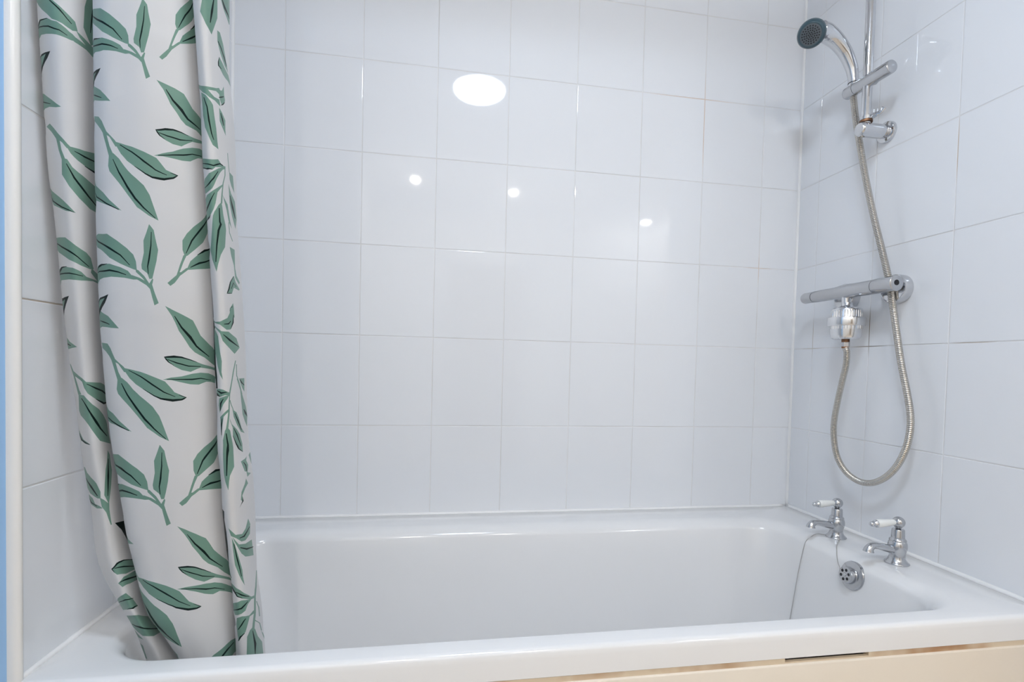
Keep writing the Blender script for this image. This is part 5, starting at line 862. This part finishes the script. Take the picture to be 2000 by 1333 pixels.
# ---------------------------------------------------------------- inline filter hanging under the mixer
FX, FY = -0.0545, -0.2700
def make_filter():
    # ribs are fine grooves cut in the two caps
    t = thing('shower_filter', 'round silver shower filter hanging below the bar mixer', 'shower filter', (FX, FY, 1.06))
    ztop = 1.1640
    def rib(t0, t1, n):
        return lambda tt, th: 1 + (0.004 - 0.034 * (1 if (th * n / (2 * PI) + 0.01) % 1 > 0.82 else 0) if t0 <= tt <= t1 else 0)
    o = (FX, FY, ztop)
    bm = bmesh.new(); add_lathe(bm, [(-0.0010, 0.0125), (0.006, 0.0130), (0.010, 0.0170), (0.0125, 0.0255), (0.0135, 0.0270)], o, (0, 0, -1), 36)
    finish('neck', bm, M['chrome_bright'], t, auto=45)
    bm = bmesh.new()
    add_lathe(bm, [(0.0128, 0.022), (0.0140, 0.0320), (0.0165, 0.0350), (0.0200, 0.0362), (0.0240, 0.0365), (0.0385, 0.0375), (0.0390, 0.0378)], o, (0, 0, -1), 216, rmod=rib(0.0230, 0.0388, 36))
    finish('upper_cap', bm, M['chrome_bright'], t, auto=30)
    bm = bmesh.new()
    add_lathe(bm, [(0.0378, 0.0395), (0.0386, 0.0425), (0.0400, 0.0432), (0.0590, 0.0432), (0.0610, 0.0420), (0.0615, 0.0370)], o, (0, 0, -1), 64)
    finish('band', bm, M['chrome_bright'], t, auto=40)
    bm = bmesh.new()
    add_lathe(bm, [(0.0605, 0.0375), (0.0690, 0.0374), (0.0691, 0.0370), (0.0860, 0.0355), (0.0920, 0.0335), (0.0955, 0.0290), (0.0965, 0.0120)], o, (0, 0, -1), 216, rmod=rib(0.0600, 0.0690, 36))
    finish('lower_cap', bm, M['chrome_bright'], t, auto=30)
    bm = bmesh.new(); add_lathe(bm, [(0.0960, 0.0095), (0.1022, 0.0095)], o, (0, 0, -1), 28)
    w = finish('outlet_thread', bm, M['brass'], t, auto=40); w['label'] = 'rusty brass outlet thread'
    return ztop - 0.1022
FZ = make_filter()

# ---------------------------------------------------------------- shower hose
def make_hose():
    t = thing('shower_hose', 'long steel shower hose looping from the filter up to the shower head', 'shower hose', (FX, FY, 0.72))
    bm = bmesh.new()
    add_lathe(bm, [(0, 0.0098), (0.001, 0.0104), (0.0110, 0.0104), (0.012, 0.0098)], (FX, FY, FZ - 0.0004), (0, 0, -1), 6)
    finish('hose_nut', bm, M['chrome_soft'], t, smooth=False)
    bm = bmesh.new(); add_lathe(bm, [(0.0115, 0.0088), (0.0165, 0.0088)], (FX, FY, FZ), (0, 0, -1), 24)
    w = finish('hose_ferrule', bm, M['brass'], t, auto=40); w['label'] = 'rusty brass hose end'
    P = HOSE_PTS
    path = resample(catmull(P, 30), 0.0011)
    rad = [0.0079 * (1.0 if i % 4 in (0, 1) else (0.95 if i % 4 == 2 else 0.85)) for i in range(len(path))]
    bm = bmesh.new(); add_sweep(bm, path, rad, 14)
    finish('hose_tube', bm, M['hose'], t, auto=25)
make_hose()

# ---------------------------------------------------------------- shower curtain
def make_curtain():
    S, Z, RW = CURTAIN_S, CURTAIN_Z, CURTAIN_ROWS
    n = len(S)
    def tang(vals, xs):
        m = []
        for i in range(len(xs)):
            if i == 0: m.append((vals[1] - vals[0]) / (xs[1] - xs[0]))
            elif i == len(xs) - 1: m.append((vals[-1] - vals[-2]) / (xs[-1] - xs[-2]))
            else:
                h0, h1 = xs[i] - xs[i - 1], xs[i + 1] - xs[i]
                d0, d1 = (vals[i] - vals[i - 1]) / h0, (vals[i + 1] - vals[i]) / h1
                m.append((d0 * h1 + d1 * h0) / (h0 + h1))
        return m
    def herm(xs, vals, ms, x):
        if x <= xs[0]: return vals[0]
        if x >= xs[-1]: return vals[-1]
        i = 0
        while xs[i + 1] < x: i += 1
        h = xs[i + 1] - xs[i]; t = (x - xs[i]) / h
        return (2 * t ** 3 - 3 * t * t + 1) * vals[i] + (t ** 3 - 2 * t * t + t) * h * ms[i] + (-2 * t ** 3 + 3 * t * t) * vals[i + 1] + (t ** 3 - t * t) * h * ms[i + 1]
    cols = []
    for j in range(n):
        xs_ = [r[j][0] / 1e4 for r in RW]; ys_ = [r[j][1] / 1e4 for r in RW]
        cols.append((xs_, tang(xs_, Z), ys_, tang(ys_, Z)))
    cache = {}
    def row(z):
        k = round(z, 5)
        if k not in cache:
            zz = min(max(z, Z[0]), Z[-1])
            xv = [herm(Z, c[0], c[1], zz) for c in cols]
            ex = -0.0905 * max(0.0, z - Z[-1])
            yv = [herm(Z, c[2], c[3], zz) + ex for c in cols]
            xv = [max(x, XL + 0.008) for x in xv]
            cache[k] = (xv, tang(xv, S), yv, tang(yv, S))
        return cache[k]
    def surf(s, z):
        xv, xm, yv, ym = row(z)
        return (herm(S, xv, xm, s), herm(S, yv, ym, s), z)
    K = 0.1                                     # one unit of s is roughly 10 cm of cloth
    V, F, kinds = [], [], []
    s0, s1, z0, z1 = S[0], S[-1], 0.462, 2.235
    ns, nz = 150, 70
    for a in range(ns + 1):
        for b in range(nz + 1):
            V.append(((s0 + (s1 - s0) * a / ns) * K, z0 + (z1 - z0) * b / nz))
    for ln in CURTAIN_PRINT.strip().split('\n'):
        w = ln.split()
        poly = []
        for q in w[1:]:
            a, b = q.split(',')
            poly.append((int(a) / 1000 * K, max(int(b) / 5000, z0 + 0.0004)))
        idx = list(range(len(V), len(V) + len(poly)))
        V += poly; F.append(idx); kinds.append(w[0])
    E = [(f[i], f[(i + 1) % len(f)]) for f in F for i in range(len(f))]
    r = geometry.delaunay_2d_cdt([Vector(v) for v in V], E, [], 0, 1e-6)
    vo, fo = r[0], r[2]
    me = bpy.data.meshes.new('shower_curtain')
    me.from_pydata([surf(v.x / K, v.y) for v in vo], [], [list(f) for f in fo])
    def winding(P, x, y):
        w = 0
        for (ax, ay), (bx, by) in zip(P, P[1:] + P[:1]):
            if (ay <= y) != (by <= y):
                c = (bx - ax) * (y - ay) - (x - ax) * (by - ay)
                if ay <= y and c > 0: w += 1
                elif ay > y and c < 0: w -= 1
        return w
    polys = []
    for f, kd in zip(F, kinds):
        P = [V[i] for i in f]
        polys.append((min(p[0] for p in P), max(p[0] for p in P), min(p[1] for p in P), max(p[1] for p in P), P, kd))
    bands = {}
    for q in polys:
        for kz in range(int(q[2] / 0.02), int(q[3] / 0.02) + 1): bands.setdefault(kz, []).append(q)
    mi = []
    for f in fo:
        cx = sum(vo[i].x for i in f) / len(f); cy = sum(vo[i].y for i in f) / len(f)
        m = 0
        for q in bands.get(int(cy / 0.02), ()):
            if q[0] <= cx <= q[1] and q[2] <= cy <= q[3] and winding(q[4], cx, cy):
                m = 2 if q[5] == 'k' else 1          # the shape printed last lies on top
        mi.append(m)
    me.polygons.foreach_set('material_index', mi)
    me.polygons.foreach_set('use_smooth', [True] * len(me.polygons))
    for m in ('cloth', 'leaf', 'vein_shade'): me.materials.append(M[m])
    me.update()
    nr = []
    for v in vo:
        s, z = v.x / K, v.y
        du = Vector(surf(s + 0.012, z)) - Vector(surf(s - 0.012, z)); dv = Vector(surf(s, z + 0.004)) - Vector(surf(s, z - 0.004))
        q = du.cross(dv)
        nr.append(q.normalized() if q.length > 1e-12 else Vector((0, -1, 0)))
    if me.polygons:                              # keep the cloth normals on the side the faces look to
        f = me.polygons[0]
        if f.normal.dot(nr[f.vertices[0]]) < 0: nr = [-q for q in nr]
    me.normals_split_custom_set_from_vertices([tuple(q) for q in nr])
    o = link('shower_curtain', me)
    tag(o, 'white shower curtain printed with green leaf sprigs, drawn to the left end of the bath', 'shower curtain')
make_curtain()
# the rail it hangs from, above the picture
t = thing('curtain_rail', 'white tube above the bath that carries the leaf print shower curtain', 'curtain rail', (-0.83, -0.77, 2.25))
bm = bmesh.new(); add_lathe(bm, [(0, 0.0125), (-XL - 0.012, 0.0125)], (XL + 0.006, -0.77, 2.252), (1, 0, 0), 24)
finish('rail_tube', bm, M['white_plastic'], t, auto=40)
for xx, d in ((XL + 0.0005, 1), (-0.0005, -1)):
    bm = bmesh.new(); add_lathe(bm, [(0, 0.028), (0.006, 0.027), (0.008, 0.015), (0.016, 0.014)], (xx, -0.77, 2.252), (d, 0, 0), 28)
    finish('end_socket', bm, M['white_plastic'], t, auto=40)

# ---------------------------------------------------------------- lamps of the room
t = thing('ceiling_light', 'round opal ceiling light whose glare shows in the white tiles', 'ceiling light', (-0.915, -1.19, CEIL))
bm = bmesh.new(); add_lathe(bm, [(0, 0.150), (0.010, 0.148), (0.016, 0.142)], (-0.915, -1.19, CEIL), (0, 0, -1), 48)
finish('lamp_base', bm, M['white_plastic'], t, auto=40)
bm = bmesh.new(); add_lathe(bm, [(0.015, 0.130), (0.024, 0.130), (0.034, 0.121), (0.043, 0.098), (0.049, 0.058), (0.051, 0.004)], (-0.915, -1.19, CEIL), (0, 0, -1), 48)
finish('lamp_bowl', bm, M['lamp'], t)
def small_lamp(name, label, p, square, mat, r):
    t = thing(name, label, 'downlight', p)
    bm = bmesh.new()
    if square: add_box(bm, (p[0] - r * 1.3, p[1] - r * 1.3, p[2] + 0.006), (p[0] + r * 1.3, p[1] + r * 1.3, CEIL))
    else: add_lathe(bm, [(0, r * 1.35), (CEIL - p[2] - 0.006, r * 1.3)], (p[0], p[1], CEIL), (0, 0, -1), 28)
    finish('lamp_base', bm, M['white_plastic'], t, auto=40)
    bm = bmesh.new()
    if square: add_box(bm, (p[0] - r, p[1] - r, p[2]), (p[0] + r, p[1] + r, p[2] + 0.007))
    else: add_lathe(bm, [(-0.007, r), (0.004, r * 0.92), (0.010, r * 0.6), (0.012, 0.001)], p, (0, 0, -1), 24)
    finish('lamp_glass', bm, mat, t, auto=40)
small_lamp('ceiling_spotlight', 'small round warm downlight, left of the two round sparks mirrored in the white tiles', (-1.270, -2.507, 2.350), False, M['spot'], 0.030)
small_lamp('ceiling_spotlight', 'small round warm downlight, right of the two round sparks mirrored in the white tiles', (-0.507, -2.586, 2.350), False, M['spot'], 0.030)
small_lamp('ceiling_lamp', 'small square white downlight mirrored in the tiles nearest the shower', (0.832, -3.145, 2.350), True, M['spot_cool'], 0.034)
